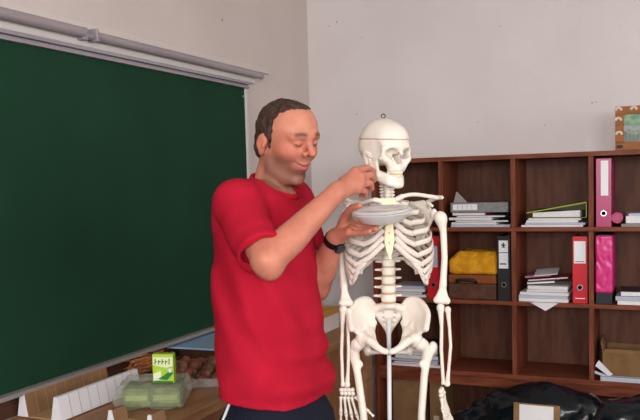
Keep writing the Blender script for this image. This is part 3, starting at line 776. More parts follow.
# small lime box standing on the bag
q = onZ(163.5, 383, CT+.0855); w2 = .0355; hb = .094
bd = np.array(HV)*cos(.12)+HU*sin(.12); ba = np.cross(bd, ZZ)
t = thing('small_box', 'small bright lime and white box standing on the wrapped green bag', 'box', q)
cc = q+bd*.014+ZZ*(hb/2+.0002)
G().obox(cc, ba*w2, bd*.013, ZZ*hb/2).obj('carton', M['gbox'], t, bevel=.0015)
f0 = cc-bd*.0136
def onface(u, v): return f0+ba*w2*u+ZZ*hb/2*v
def patch(poly, m, nm, off=0.0): G().prism([onface(u, v)-bd*off for u, v in poly], -bd*.0005).obj(nm, M[m], t)
patch([(-.92, .80), (.92, .80), (.92, .18), (.3, .05), (-.92, .25)], 'gboxpale', 'pale_panel')
patch([(-.92, -.35), (-.2, -.15), (-.2, -.75), (-.92, -.85)], 'gboxpale', 'pale_panel')
patch([(-.5, -.72), (.1, -.45), (.85, -.05), (.92, -.35), (.35, -.8)], 'gdark', 'dark_leaf', .0006)
patch([(-.92, -.86), (.92, -.86), (.92, -.98), (-.92, -.98)], 'gdark', 'dark_stripe')
patch([(.45, -.05), (.8, .05), (.85, -.2), (.6, -.3)], 'label', 'white_spot', .0012)
patch([(-.82, -.5), (-.45, -.5), (-.45, -.8), (-.82, -.8)], 'label', 'white_square', .0012)
g = G()
for k in range(5):
    u = -.78+k*.33; hgt = (.42, .30, .36, .28, .40)[k]
    g.prism([onface(u, .30)-bd*.0006, onface(u+.10, .30)-bd*.0006, onface(u+.14, .30+hgt)-bd*.0006, onface(u+.04, .30+hgt)-bd*.0006], -bd*.0005)
    if k < 4: g.prism([onface(u+.12, .46)-bd*.0006, onface(u+.26, .46)-bd*.0006, onface(u+.26, .53)-bd*.0006, onface(u+.12, .53)-bd*.0006], -bd*.0005)
g.obj('green_lettering', M['gpack'], t)
# orange straw bundle
c = onZ(141, 371, CT); c[0] = max(c[0], .075); c[1] -= .01
t = thing('straw_bundle', 'orange brown bundle of straw lying behind the green bag', 'bundle', c)
dirv = np.array((.35, .94, 0.)); sd = np.array((.94, -.35, 0.)); g = G()
for k in range(46):
    an = rng.uniform(0, 2*pi); rr = .034*math.sqrt(rng.uniform(0, 1)); o = c+sd*rr*cos(an)+ZZ*(.040+rr*sin(an)*1.0)
    j = rng.normal(0, .006, 3); j[2] *= .3
    g.tube(spline([o-dirv*.085+j*2, o-dirv*.03, o+dirv*.03, o+dirv*.085-j*2], 3), .0042, 6)
g.obj('straw', M['straw'], t, smooth=True)
G().tube([c+ZZ*.04+(sd*cos(q)+ZZ*sin(q))*.038 for q in np.linspace(0, 2*pi, 20)], .004, 6, caps=False).obj('tie', M['wood_dark'], t, smooth=True)
# shallow clear tub with seed pods
pc = np.array((.30, -1.71, CT)); L = HU*.105; Wd = HV*.17
t = thing('clear_tub', 'shallow clear plastic tub of brown seed pods beside the man', 'tub', pc)
g = G().obox(pc+ZZ*.0025, L, Wd, ZZ*.002)
for s in (-1, 1):
    g.obox(pc+L*s*.99+ZZ*.018, HU*.0015, Wd, ZZ*.014); g.obox(pc+Wd*s*.995+ZZ*.018, L, HV*.0015, ZZ*.014)
g.obj('body', M['tub'], t)
names = ['reddish', 'brown']
k = 0
for j in range(6):
    for i in range(4):
        q = pc+HU*(-.078+.052*i+rng.uniform(-.006, .006))+HV*(-.140+.056*j+rng.uniform(-.006, .006))+ZZ*.0050
        rx, ry, rz = rng.uniform(.017, .022), rng.uniform(.020, .026), rng.uniform(.015, .026); an = rng.uniform(0, pi)
        M3p = np.array([[cos(an), sin(an), 0], [-sin(an), cos(an), 0], [0, 0, 1.0]]); k += 1
        red = rng.uniform() < .45
        F_ = Field().u(ell(q+ZZ*rz, (rx, ry, rz), M3p)).disp(lambda p, k=k: .0028*wob(p, 160, k)); 
        o = F_.obj('seed_pod', q-.03, q+np.array((.03, .03, .06)), .0042, M['podred' if red else 'pod'])
        props(o, 'one of the %s brown seed pods lying in the clear tub' % ('redder' if red else 'duller'), 'seed pod', 'redder seed pods in the tub' if red else 'duller seed pods in the tub')
# crate and blue card
zc = .925
t = thing('wooden_crate', 'dark wooden crate against the board under the pale blue card', 'crate', (.15, -1.2, CT))
G().box((.03, -1.46, CT+.0002), (.27, -.95, zc-.012)).obj('body', M['wood_dark'], t, bevel=.003)
G().box((.026, -1.464, zc-.0118), (.274, -.946, zc)).obj('lid', M['wood_dark'], t, bevel=.002)
A = np.array((.020, -1.53, zc+.0005)); B = onZ(216, 351, zc+.0005); Cc = onZ(246, 356, zc+.0005); D = np.array((.020, -.93, zc+.0005))
props(G().prism([A, B, Cc, D], (0, 0, .008)).obj('blue_card', M['blue'], bevel=.001), 'pale blue card lying on the dark crate behind the man', 'card')
# box at the far end of the counter
t = thing('wooden_box', 'open wooden box with ochre rim at the far end of the counter', 'box', (.25, -.72, CT))
bx = (.10, -.86, .405, -.60); zb = CT+.105
G().box((bx[0], bx[1], CT+.0002), (bx[2], bx[3], CT+.008)).box((bx[2]-.012, bx[1], CT+.008), (bx[2], bx[3], zb-.03)).box((bx[0], bx[1], CT+.008), (bx[0]+.012, bx[3], zb-.03)).box((bx[0]+.012, bx[1], CT+.008), (bx[2]-.012, bx[1]+.012, zb-.03)).box((bx[0]+.012, bx[3]-.012, CT+.008), (bx[2]-.012, bx[3], zb-.03)).obj('body', M['creampaint'], t)
g = G().box((bx[2]-.014, bx[1]-.002, zb-.0299), (bx[2]+.003, bx[3]+.002, zb)).box((bx[0]-.003, bx[1]-.002, zb-.0299), (bx[0]+.014, bx[3]+.002, zb)).box((bx[0]+.014, bx[1]-.002, zb-.0299), (bx[2]-.014, bx[1]+.014, zb)).box((bx[0]+.014, bx[3]-.014, zb-.0299), (bx[2]-.014, bx[3]+.002, zb))
g.obj('rim', M['ochre'], t, bevel=.002)

# ------------------------------------------------------------------ the skeleton
SD = 2.37
KO = P(388, 300, SD)
PXM = SD/FPX
def K(px, py, w=0.0):
    """a point at the skeleton: picture column and row at its mid plane, w metres towards the viewer"""
    return P(px, py, SD-w)
root = thing('skeleton', 'life size white plastic human skeleton model hanging on a pole', 'skeleton', (KO[0], KO[1], .17))
WF_ = -HV   # towards the viewer
BONE, RIBM, CART = M['skel'], M['skel2'], M['cart']

# skull, in its own frame: l = its left, f = face direction, z up
sk = K(386.2, 154.2, .0)
ya = radians(36); SF = WF_*cos(ya)+HU*sin(ya); SL = np.cross(ZZ, SF)  # its left
tilt = radians(4); SFt = SF*cos(tilt)+ZZ*sin(tilt)*-1; SU = np.cross(SL, SFt)*-1
if SU[2] < 0: SU = -SU
M3s = np.array([SL, SFt, SU])
ss = .915
def sp(l, f, z): return sk+(SL*l+SFt*(f-.012)+SU*z)*ss
def el(l, f, z, rl, rf, rz): return ell(sp(l, f, z), np.array((rl, rf, rz))*ss, M3s)
def skull_solid():
    F = Field()
    F.u(el(0, -.009, .044, .066, .081, .072)).u(el(0, .042, .046, .054, .044, .046), .03)
    F.u(el(0, -.040, .02, .055, .046, .048), .03)
    F.u(el(0, -.01, -.012, .045, .055, .022), .02)
    F.u(chain([sp(-.050, .058, .018), sp(-.030, .076, .026), sp(0, .078, .022), sp(.030, .076, .026), sp(.050, .058, .018)], .0075), .012)
    for s in (-1, 1):
        F.u(chain([sp(s*.052, .060, .016), sp(s*.053, .058, .0), sp(s*.046, .064, -.014)], .0075), .008)
        F.u(chain([sp(s*.048, .062, -.012), sp(s*.060, .046, -.010), sp(s*.066, .026, -.010), sp(s*.066, .004, -.006), sp(s*.062, -.008, -.003)], [.0085, .0065, .005, .0048, .0055]), .006)
        F.u(chain([sp(s*.044, .064, -.014), sp(s*.030, .068, -.030), sp(s*.024, .064, -.046)], [.010, .010, .009]), .010)
        F.u(cap(sp(s*.055, -.022, -.008), sp(s*.052, -.018, -.032), .012, .007), .010)
    F.u(el(0, .052, -.028, .028, .030, .026), .012)
    F.u(el(0, .060, -.046, .027, .022, .011), .010)
    F.u(cap(sp(0, .076, .022), sp(0, .087, .002), .0065, .005), .008)
    for s in (-1, 1):
        F.sub(ell(sp(s*.031, .070, .004), np.array((.0180, .034, .0150)), M3s), .004)
        F.sub(ell(sp(s*.074, .036, .012), np.array((.0165, .020, .030)), M3s), .010)
        F.sub(ell(sp(s*.0062, .060, -.014), np.array((.0084, .058, .0155)), M3s), .0015)
        F.sub(ell(sp(s*.066, -.008, -.010), np.array((.008, .004, .004)), M3s), .002)
    return F
cutz = .0475
base_lo, base_hi = bounds([sk], .15)
Fs = skull_solid().cut(half(SU, sp(0, 0, cutz-.0008)), .0008)
skull = Fs.obj('skull', base_lo, base_hi, .0024, BONE, root)
Fc = skull_solid().cut(half(-SU, sp(0, 0, cutz+.0010)), .0008)
Fc.obj('calvaria', base_lo, base_hi, .0026, BONE, skull)
gr = skull_solid(); gr.disp(lambda p: .0022+0*p[:, 0]).cut(half(-SU, sp(0, 0, cutz-.0012))).cut(half(SU, sp(0, 0, cutz+.0014)))
gr.obj('saw_line', base_lo, base_hi, .0022, M['disc'], skull)
Fm = Field()
jaw = [sp(-.047, .000, -.064), sp(-.042, .026, -.078), sp(-.028, .056, -.090), sp(-.011, .071, -.096), sp(.011, .071, -.096), sp(.028, .056, -.090), sp(.042, .026, -.078), sp(.047, .000, -.064)]
Fm.u(chain(jaw, [.0085, .0090, .0095, .0105, .0105, .0095, .0090, .0085]))
Fm.u(chain([p+SU*.011 for p in jaw[1:-1]], .0085), .006)
Fm.u(chain([p+SU*.021*ss-SFt*.002 for p in jaw[1:-1]], .0070), .006)
Fm.u(el(0, .076, -.096, .015, .008, .010), .008)
for s in (-1, 1):
    Fm.u(tri(sp(s*.048, -.006, -.062), sp(s*.049, .030, -.070), sp(s*.053, -.008, -.020), .0050), .005)
    Fm.u(tri(sp(s*.049, .032, -.068), sp(s*.051, .026, -.022), sp(s*.053, -.004, -.026), .0050), .005)
    Fm.u(ell(sp(s*.054, -.004, -.013), np.array((.009, .005, .006)), M3s), .004)
Fm.obj('mandible', base_lo, base_hi, .0024, BONE, skull)
for row, z, fz_, zl in (('upper', -.0570, .079, .0068), ('lower', -.0685, .077, .0060)):
    for i in range(14):
        q = (i-6.5)/6.5; an = q*1.22
        l = .0285*sin(an); f = fz_-.034*(1-cos(an))*1.15
        wd = .0040 if abs(q) < .5 else .0046
        dirn = SL*cos(an)-SFt*sin(an)*1.0; nrm = SL*sin(an)+SFt*cos(an)
        Mt = np.array([dirn, nrm, SU])
        G().ball(sp(l, f, z), (wd*.86, .0032, zl*.92), 10, Mt).obj('tooth', M['tooth'], skull, smooth=True)
top = sp(-.003, -.004, .112)
G().tube([top-SU*.01, top+SU*.004], .003, 8).tube([top+SU*.010+(HU*cos(q)+SU*sin(q))*.006 for q in np.linspace(-pi/2, 1.35*pi, 14)], .0013, 6).obj('eye_bolt', M['hole'], skull, smooth=True)

# backbone: one vertebra of each kind, copied down the column
def vertebra(kind):
    F = Field()
    if kind == 'lumbar':
        F.u(ell((0, 0, 0), (.0225, .0185, .030))).cut(half(ZZ, (0, 0, .0130)), .004).cut(half(-ZZ, (0, 0, -.0130)), .004)
        F.sub(lambda p: -(np.sqrt(p[:, 0]**2+p[:, 1]**2)-.0198-.06*np.abs(p[:, 2])) , .002) if False else None
        for s in (-1, 1):
            F.u(chain([(s*.013, -.016, .003), (s*.016, -.026, .002), (s*.041, -.026, .003)], [.006, .0055, .0035]), .006)
            F.u(cap((s*.014, -.028, .010), (s*.014, -.030, -.010), .0055), .006)
        F.u(chain([(0, -.032, .0), (0, -.056, -.004)], [.005, .0045]), .008)
        return F.mesh((-.05, -.068, -.02), (.05, .03, .02), .0022)
    if kind == 'thoracic':
        F.u(ell((0, 0, 0), (.0155, .0145, .026))).cut(half(ZZ, (0, 0, .0088)), .003).cut(half(-ZZ, (0, 0, -.0088)), .003)
        for s in (-1, 1):
            F.u(chain([(s*.010, -.012, .002), (s*.012, -.020, .002), (s*.030, -.030, .004)], [.005, .005, .004]), .005)
        F.u(chain([(0, -.024, .0), (0, -.045, -.016)], [.0045, .0035]), .006)
        return F.mesh((-.04, -.056, -.026), (.04, .022, .016), .0022)
    F.u(ell((0, 0, 0), (.0115, .010, .018))).cut(half(ZZ, (0, 0, .0058)), .002).cut(half(-ZZ, (0, 0, -.0058)), .002)
    for s in (-1, 1):
        F.u(chain([(s*.008, -.006, 0), (s*.022, -.008, -.001)], [.0045, .0038]), .004)
        F.u(cap((s*.016, -.016, .004), (s*.015, -.018, -.004), .005), .004)
    F.u(chain([(0, -.020, 0), (0, -.036, -.004)], [.004, .003]), .006)
    return F.mesh((-.034, -.046, -.014), (.034, .018, .014), .002)
Mk = np.array([HU, WF_, ZZ])
vmesh = {}
def place_vertebra(kind, c, sc=1.0, lean=0.0):
    if kind not in vmesh:
        V, Q = vertebra(kind)
        vmesh[kind] = mesh_obj('vertebra', V@Mk, Q, BONE, None, True, org=(0, 0, 0)).data
        for o in list(COL.objects):
            if o.data == vmesh[kind]: bpy.data.objects.remove(o)
    o = bpy.data.objects.new('vertebra', vmesh[kind]); COL.objects.link(o)
    o.parent = root; o.location = [float(v) for v in c-base_of(root)]; o.scale = (sc, sc, sc)
    return o
spine = []
for i in range(7):
    py = 179.5+i*3.1; w = -.012-.006*i/6; place_vertebra('cervical', K(386.5+.2*i, py, w), .9); spine.append((py, w))
thp = [201.5+5.15*i for i in range(12)]
for i, py in enumerate(thp):
    w = -.020-.040*sin(pi*(i+.5)/12); place_vertebra('thoracic', K(388, py, w), .80+.02*i)
lum = [262.8, 271.2, 279.8, 288.6, 297.6]
for i, py in enumerate(lum):
    w = -.022+.016*sin(pi*(i+.5)/5); place_vertebra('lumbar', K(388.6, py, w), .88+.03*i)
    G().lathe([(0, -.0022), (.0215, -.0022), (.0222, 0), (.0215, .0022), (0, .0022)], K(388.6, py+4.3, w), ZZ, 28).obj('disc', M['disc'], root, smooth=False)

# sternum
F = Field()
def stw(py): return .060+.022*(py-198)/56
F.u(tri(K(380.5, 200, stw(200)), K(395.5, 200, stw(200)), K(389, 213, stw(213)), .0062)).u(cap(K(383, 206, stw(206)), K(394, 206, stw(206)), .0062), .004)
F.u(chain([K(389, 213, stw(213)), K(389, 226, stw(226)), K(389.3, 240, stw(240)), K(389.5, 250, stw(250))], [.0095, .0125, .0155, .010]), .010).u(cap(K(389.5, 250, stw(250)), K(390, 259, stw(256)), .008, .0045), .006)
lo, hi = bounds([K(375, 195, .04), K(402, 262, .1)], .03)
F.cut(lambda p: np.abs((p-K(389, 228, stw(228)))@WF_-(-(p-K(389, 228, stw(228)))@ZZ)*.135)-.0058, .003)
st = F.obj('sternum', lo, hi, .0024, M['cart'], root)
for y in (233, 243): G().ball(K(389.3, y, stw(y)+.0066), .0022, 8).obj('screw', M['steel'], st, smooth=True)

# ribs: half width a at row yl, front end at (xf, yf), cartilage to the breastbone at ys
RIB = [(201, 19, 203, 12, 205, 203.5), (206, 29, 211, 19, 214, 209), (211, 35, 219, 22, 224, 216), (216, 39, 227, 24, 234, 223), (221, 41.5, 236, 26, 245, 230),
       (226, 43, 245, 29, 256, 237), (231, 43.5, 253, 32, 265, 244), (237, 43, 261, 34, 272, None), (242, 42, 268, 35.5, 278, None), (248, 40, 274, 36, 283, None), (254, 36, 277, 33, 280, None), (259, 27, 272, 25, 275, None)]
ends = {}
for s in (-1, 1):
    for i, (yv, a, yl, xf, yf, ys) in enumerate(RIB):
        w0 = -.030-.040*sin(pi*(i+.5)/12)
        wf = min(.030+.006*i, .055) if i < 7 else .060-.012*(i-6)
        cx = 388.3+(1.0 if s > 0 else 0)
        pts = [K(cx+s*4, yv, w0-.002), K(cx+s*(8+a*.22), yv-.5, w0-.022), K(cx+s*a*.66, yv+(yl-yv)*.22, w0-.020 if i < 10 else w0-.010), K(cx+s*a*.96, yv+(yl-yv)*.70, -.030)]
        if i < 10:
            pts += [K(cx+s*a, yl, .004), K(cx+s*(a*.94), yl+(yf-yl)*.45, wf*.62), K(cx+s*(xf+2), yf-1.5, wf), K(cx+s*xf, yf, wf+.004)]
        elif i == 10: pts += [K(cx+s*a, yl, .0), K(cx+s*(a-1), yl+2, .012)]
        else: pts += [K(cx+s*(a+1), yl+2, -.03)]
        sm = spline(pts, 6); n = len(sm)
        rz = np.interp(np.linspace(0, 1, n), [0, .12, .5, 1], [.0048, .0066, .0082, .0088])*(.8 if i in (0, 11) else 1)
        G().tube(sm, rz, 8, r2=rz*.42, up=ZZ).obj('rib', RIBM, root, smooth=True)
        ends[(s, i)] = K(cx+s*xf, yf, wf+.004)
        if ys:
            e = K(389.2+s*(5.5 if i else 6.5), ys, stw(ys)-.001)
            mid = (ends[(s, i)]+e)/2+WF_*.006+ZZ*(-.006 if i > 2 else -.001)
            sc = spline([ends[(s, i)]-WF_*.003, ends[(s, i)]*.75+mid*.25, mid, e], 5)
            G().tube(sc, .0082, 8, r2=.0042, up=ZZ).obj('costal_cartilage', RIBM, root, smooth=True)
    for i in (7, 8, 9):
        up = ends[(s, i-1)]; e = ends[(s, i)]; tgt = up*.55+(K(389.2+s*5, 247, stw(247)) if i == 7 else last)*.45
        last = tgt
        G().tube(spline([e-WF_*.002, e*.5+tgt*.5+WF_*.005-ZZ*.004, tgt], 5), .0074, 8, r2=.004, up=ZZ).obj('costal_cartilage', RIBM, root, smooth=True)

# shoulder girdle and arms
G().tube(spline([K(382, 201.5, .060), K(373, 200, .062), K(362, 203, .035), K(350, 203.5, .0), K(345, 204, -.022)], 6), [.0075]*6+[.006]*12+[.0065]*7, 10).obj('clavicle', BONE, root, smooth=True)
G().tube(spline([K(395.5, 200, .060), K(404, 196, .062), K(415, 194.5, .040), K(430, 196.5, .008), K(438, 198, -.015)], 6), [.0078]*6+[.006]*12+[.0065]*7, 10).obj('clavicle', BONE, root, smooth=True)
def scapula(s):
    X = (lambda o: 391+o) if s > 0 else (lambda o: 388-o)
    F = Field()
    A, B, C_, GL = K(X(20), 203, -.085), K(X(20), 207, -.088), K(X(28), 247, -.082), K(X(43), 214, -.022)
    T = K(X(33), 201, -.060)
    F.u(tri(A, C_, GL, .0038)).u(tri(A, T, GL, .0036), .004)
    F.u(chain([A, C_, GL], .0052), .004)
    F.u(chain([K(X(18), 208, -.088), K(X(34), 203, -.082), K(X(45), 198, -.050), K(X(51), 197.5, -.022)], [.004, .006, .007, .0058]), .006)
    F.u(chain([K(X(47), 197.5, -.034), K(X(51.5), 197.8, -.014)], [.007, .0045]), .004)
    F.u(ell(GL, (.010, .010, .017)), .008).u(chain([K(X(38), 207, -.028), K(X(37), 203, .0), K(X(41), 206, .016)], [.006, .006, .005]), .006)
    lo, hi = bounds([A, C_, GL, K(X(53), 197, .02)], .02)
    return F.obj('scapula', lo, hi, .003, BONE, root)
scapula(1); scapula(-1)
def humerus(top, shaft, low, lat, s):
    F = Field()
    F.u(ell(top, (.0185, .019, .018))).u(ell(top+HU*s*.012-ZZ*.008, (.012, .014, .016)), .010)
    F.u(chain([top-ZZ*.012+HU*s*.008, shaft[0], shaft[1], shaft[2]], [.014, .0100, .0092, .0105]), .012)
    F.u(tri(shaft[2], low[0], low[1], .0065), .010).u(cap(low[0], low[1], .0085, .0098), .008)
    F.u(ell(low[0]*.9+low[1]*.1, (.0090, .0085, .0080)), .006)
    lo, hi = bounds([top, *low, *shaft], .03)
    return F.obj('humerus', lo, hi, .003, BONE, root)
humerus(K(440, 217, .0), [K(443.4, 232, .0), K(444.6, 258, 0), K(443, 284, 0)], (K(436.5, 300, .004), K(447, 301, .002)), 0, .5)
humerus(K(344.5, 219, -.014), [K(341.5, 235, -.024), K(341.5, 262, -.026), K(343.8, 286, -.014)], (K(342, 303, .004), K(350, 303, .002)), 0, -.5)
def forearm(name, a, mids, b, r0, r1, r2):
    F = Field(); F.u(chain([a, *mids, b], [r0]+[r1]*len(mids)+[r2])).u(ell(a, (r0*1.15, r0*1.15, r0*1.3)), .006).u(ell(b, (r2*1.1, r2, r2*.9)), .005)
    lo, hi = bounds([a, b, *mids], .025); return F.obj(name, lo, hi, .0026, BONE, root)
forearm('ulna', K(440.5, 307.5, .0), [K(441.5, 326, .004), K(441.3, 350, .002), K(442.6, 372, 0)], K(443.4, 383, 0), .0098, .0054, .0056)
forearm('radius', K(447.8, 309.5, .004), [K(449.5, 328, .006), K(450.6, 346, .008), K(448.6, 370, .006)], K(447.2, 384, .004), .0075, .0050, .0076)
forearm('ulna', K(343.2, 309.5, .0), [K(342.3, 330, .0), K(341.6, 352, .0), K(342.4, 374, 0)], K(342.8, 385, 0), .0098, .0052, .0058)
forearm('radius', K(348.8, 311.5, .004), [K(348, 330, .006), K(348.6, 350, .006), K(348, 372, .004)], K(347.2, 385, .002), .0080, .0050, .0078)
def hand(wc, fan, fdir, name='hand', edge=1.0):
    """wc wrist point; fan: across-palm unit vector (towards the thumb); fdir: towards the fingers"""
    th = np.cross(fan, fdir); cob = G()
    for r in range(2):
        for k in range(4):
            cob.ball(wc+fan*(.0112*(k-1.5))+fdir*(.006+.011*r)+th*.002*((k+r) % 2), (.0078, .0074, .0074), 8)
    carp = cob.obj('carpals', BONE, root, smooth=True)
    for k in range(5):
        o = (k-2)*.0125
        base = wc+fan*o*.85+fdir*.026
        if k == 4: d = fdir*.80+fan*.60; Ls = (.034, .026, .020)
        else: d = fdir+fan*(k-1.5)*.10; Ls = [(.050, .028, .018, .014), (.054, .034, .022, .015), (.056, .037, .024, .015), (.058, .033, .021, .015)][k]
        d = d/np.linalg.norm(d); p = base
        for j, L in enumerate(Ls):
            dd = d*cos(.10*j)-th*sin(.12*j)*-1; q = p+dd*L
            r = .0054-.0005*j
            F = G().tube(spline([p, p*.7+q*.3, p*.3+q*.7, q-dd*.001], 2), [r*1.15, r*.95, r*.75, r*.66, r*.75, r*.95, r*1.1], 8)
            F.obj('metacarpal' if j == 0 else 'phalanx', BONE, carp, smooth=True); p = q+dd*.0012
hand(K(346.6, 388, -.004), HU*.98+WF_*.16, -ZZ*.992+HU*.12)
fd = -ZZ*.96+HU*.22; fd /= np.linalg.norm(fd); hand(K(440.5, 388.5, .004), (WF_*.94-HU*.30), fd)

# pelvis
def hip_bone(s):
    X = (lambda o: 389+o) if s > 0 else (lambda o: 388.5-o)
    A, B, C1, C_, D = K(X(15), 305, -.055), K(X(21), 299.5, -.050), K(X(31), 301.5, -.030), K(X(38.5), 313, .005), K(X(37), 329, .040)
    E, Fp, H = K(X(26.5), 338, .010), K(X(14.5), 323, -.040), K(X(27), 318, -.028)
    F = Field()
    crest = spline([A, B, C1, C_, D], 5)
    rim = list(crest)+[D*.5+E*.5+HU*s*-.004, E, E*.5+Fp*.5-HU*s*.002, Fp, Fp*.5+A*.5]
    for k in range(len(rim)): F.u(tri(rim[k], rim[(k+1) % len(rim)], H, .0042), .010)
    F.u(chain(list(crest), [.0072]*len(crest)), .008)
    F.u(chain([Fp, K(X(17), 332, -.022), E], [.008, .0085, .015]), .008)
    F.u(ell(K(X(27), 341, .006), (.022, .022, .022)), .010)
    F.u(chain([E, K(X(19), 341.0, .036), K(X(11.5), 347.2, .050), K(X(6), 350.8, .054), K(X(2.6), 351.6, .054)], [.015, .0125, .0105, .0095, .0095]), .010)
    F.u(tri(E, K(X(16.2), 330, -.012), K(X(13.5), 343.5, .040), .007), .010)
    F.u(chain([K(X(24), 344, -.012), K(X(20.5), 352, -.040)], [.012, .012]), .010)
    F.u(chain([K(X(20.5), 352, -.042), K(X(12), 352.5, .010), K(X(3), 352.5, .046)], [.010, .0050, .0050]), .006)
    F.u(chain([K(X(16), 330, -.030), K(X(14), 334.5, -.055)], [.007, .0035]), .006)
    F.sub(ell(K(X(32), 343.5, .002), (.0215, .0215, .0215)), .003)
    lo, hi = bounds([A, B, C_, D, K(X(2), 352, .06), K(X(20), 356, -.05)], .03)
    return F.obj('hip_bone', lo, hi, .0028, BONE, root)
hip_bone(1); hip_bone(-1)
G().ball(K(388.8, 352.4, .054), (.004, .005, .008), 10).obj('symphysis', M['disc'], root, smooth=True)
F = Field()
F.u(tri(K(373.5, 309, -.055), K(404, 309, -.055), K(388.6, 330, -.078), .0105)).u(ell(K(388.6, 305.5, -.028), (.023, .017, .012)), .014)
for s in (-1, 1): F.u(chain([K(388.6+s*5, 306, -.035), K(388.6+s*13, 308, -.050)], [.010, .012]), .010)
F.u(chain([K(388.6, 328, -.078), K(388.6, 336, -.075), K(388.6, 341.5, -.060)], [.011, .007, .004]), .006)
for s in (-1, 1):
    for k in range(3): F.sub(ell(K(388.6+s*(6.2-.8*k), 313+5*k, -.050-.005*k), (.0035, .012, .004)), .003)
lo, hi = bounds([K(370, 300, -.02), K(407, 345, -.09)], .025); F.obj('sacrum', lo, hi, .0028, BONE, root)

# legs
def leg(s, head, troch, neck, s0, s1, s2, knee):
    F = Field()
    F.u(ell(head, (.0205,)*3)).u(chain([head, neck, s0], [.012, .0115, .0125]), .006).u(ell(troch, (.011, .014, .017)), .010)
    F.u(chain([troch, s0, s1, s2, knee], [.012, .0130, .0112, .0110, .0150]), .010)
    F.u(ell(s0*.25+s1*.75-HU*s*.011+ZZ*.022, (.007, .008, .010)), .008)
    for k in (-1, 1): F.u(ell(knee+HU*.021*k-ZZ*.012-WF_*.006, (.017, .025, .019), Mk), .012)
    lo, hi = bounds([head, troch, knee], .045); F.obj('femur', lo, hi, .0034, BONE, root)
    kn = knee-ZZ*.028
    ank = np.array((kn[0], kn[1], .255))-WF_*.004
    G().ball(knee+WF_*.034+ZZ*.004, (.017, .009, .019), 12, Mk).obj('patella', BONE, root, smooth=True)
    Ft_ = Field().u(cap(kn-HU*.016, kn+HU*.016, .016)).u(chain([kn, kn-ZZ*.05+WF_*.004, (kn+ank)/2, ank], [.018, .0125, .0105, .012]), .014).u(ell(ank-HU*s*.012-ZZ*.008, (.008, .009, .014)), .008)
    lo, hi = bounds([kn, ank], .04); Ft_.obj('tibia', lo, hi, .0036, BONE, root)
    a = kn+HU*s*.030-ZZ*.016-WF_*.01; b = ank+HU*s*.018-ZZ*.006
    G().tube(spline([a, a*.7+b*.3, a*.3+b*.7, b], 4), [.008]+[.0048]*11+[.008], 10).obj('fibula', BONE, root, smooth=True)
    fb = G(); g0 = np.array((ank[0], ank[1], .228))
    fb.ball(g0+ZZ*.002, (.018, .020, .013), 10, Mk).ball(g0-WF_*.036-ZZ*.022, (.016, .030, .022), 10, Mk).ball(g0+WF_*.030-ZZ*.010, (.023, .020, .014), 10, Mk)
    for k in range(5):
        p0 = g0+HU*s*(k-2)*.010+WF_*.046-ZZ*.016; L = .060-.006*abs(k-1); d = WF_*.93+HU*s*(k-1.5)*.10-ZZ*.30; d /= np.linalg.norm(d)
        fb.tube([p0, p0+d*L*.5, p0+d*L], [.0062, .0045, .006], 8)
        p1 = p0+d*(L+.002); d2 = WF_+HU*s*(k-1.5)*.06-ZZ*.12; d2 /= np.linalg.norm(d2); T = .050 if k == 0 else .042
        fb.tube([p1, p1+d2*T*.45, p1+d2*T], [.0058, .0042, .0045], 8)
    fb.obj('foot', BONE, root, smooth=True)
kz = P(388, 345, SD)[2]-.455
def at_z(px, z, w): q = K(px, 420, w); return np.array((q[0], q[1], z))
leg(1, K(420.5, 344, .004), K(433, 347, -.012), K(425, 344.5, .006), K(427, 357, -.004), K(424.2, 376, .004), K(421.5, 415, .012), at_z(419.5, kz, .012))
leg(-1, K(357.5, 344.5, .004), K(353, 350, -.012), K(355.5, 346.5, .004), K(355, 359, -.004), K(358, 376, .004), K(363.5, 415, .012), at_z(366, kz, .012))

# the stand
pt = K(388.8, 318, -.040); pb = K(389.6, 420, -.036)
d = (pt-pb); base = np.array((pt[0], pt[1], 0)) + (pb-pt)*np.array((1, 1, 0))*3
st = thing('skeleton_stand', 'white metal pole stand on castors carrying the skeleton', 'stand', (base[0], base[1], 0))
G().tube([np.array((base[0], base[1], .09)), pb, pt], .0068, 14).obj('pole', M['pole'], st, smooth=True)
bp = np.array((base[0], base[1], .085))
G().lathe([(0, .02), (.026, .02), (.03, 0), (.03, -.02), (0, -.02)], bp, ZZ, 20).obj('hub', M['pole'], st)
for k in range(5):
    an = 2*pi*k/5+.3; d = np.array((cos(an), sin(an), 0))
    G().tube([bp+d*.02, bp+d*.15-ZZ*.006, bp+d*.27-ZZ*.022], [.014, .012, .010], 10).obj('base_leg', M['pole'], st, smooth=True)
    cst = G().lathe([(0, -.010), (.024, -.010), (.025, 0), (.024, .010), (0, .010)], bp+d*.268-ZZ*.0598, np.cross(d, ZZ), 18).obj('castor', M['castor'], st)

# ------------------------------------------------------------------ the man
MD = 2.31
feet = P(272, 400, MD)
man = thing('person', 'person in red t-shirt and dark trousers smiling at the skeleton, holding a clear dish', 'person', (feet[0], feet[1], 0))
psi = radians(33)
TF = HU*cos(psi)-HV*sin(psi); TR = -HU*sin(psi)-HV*cos(psi); Mt = np.array([TF, TR, ZZ])
th_, ph_ = radians(46), radians(17)
HD0 = HU*cos(th_)-HV*sin(th_)
HF = HD0*cos(ph_)-ZZ*sin(ph_); HR = -HU*sin(th_)-HV*cos(th_); HT = np.cross(HF, HR)*-1
if HT[2] < 0: HT = -HT
rl = radians(-3); HR, HT = HR*cos(rl)+HT*sin(rl), HT*cos(rl)-HR*sin(rl)
Mh = np.array([HF, HR, HT])
HS = .965
HO = P(286.8, 143.0, 2.28)
def hp(f, r, u): return HO+(HF*f+HR*r+HT*u)*HS
def hell(f, r, u, a, b, c): return ell(hp(f, r, u), np.array((a, b, c))*HS, Mh)
UO = .019
def hq(f, r, u): return hp(f, r, u+UO)
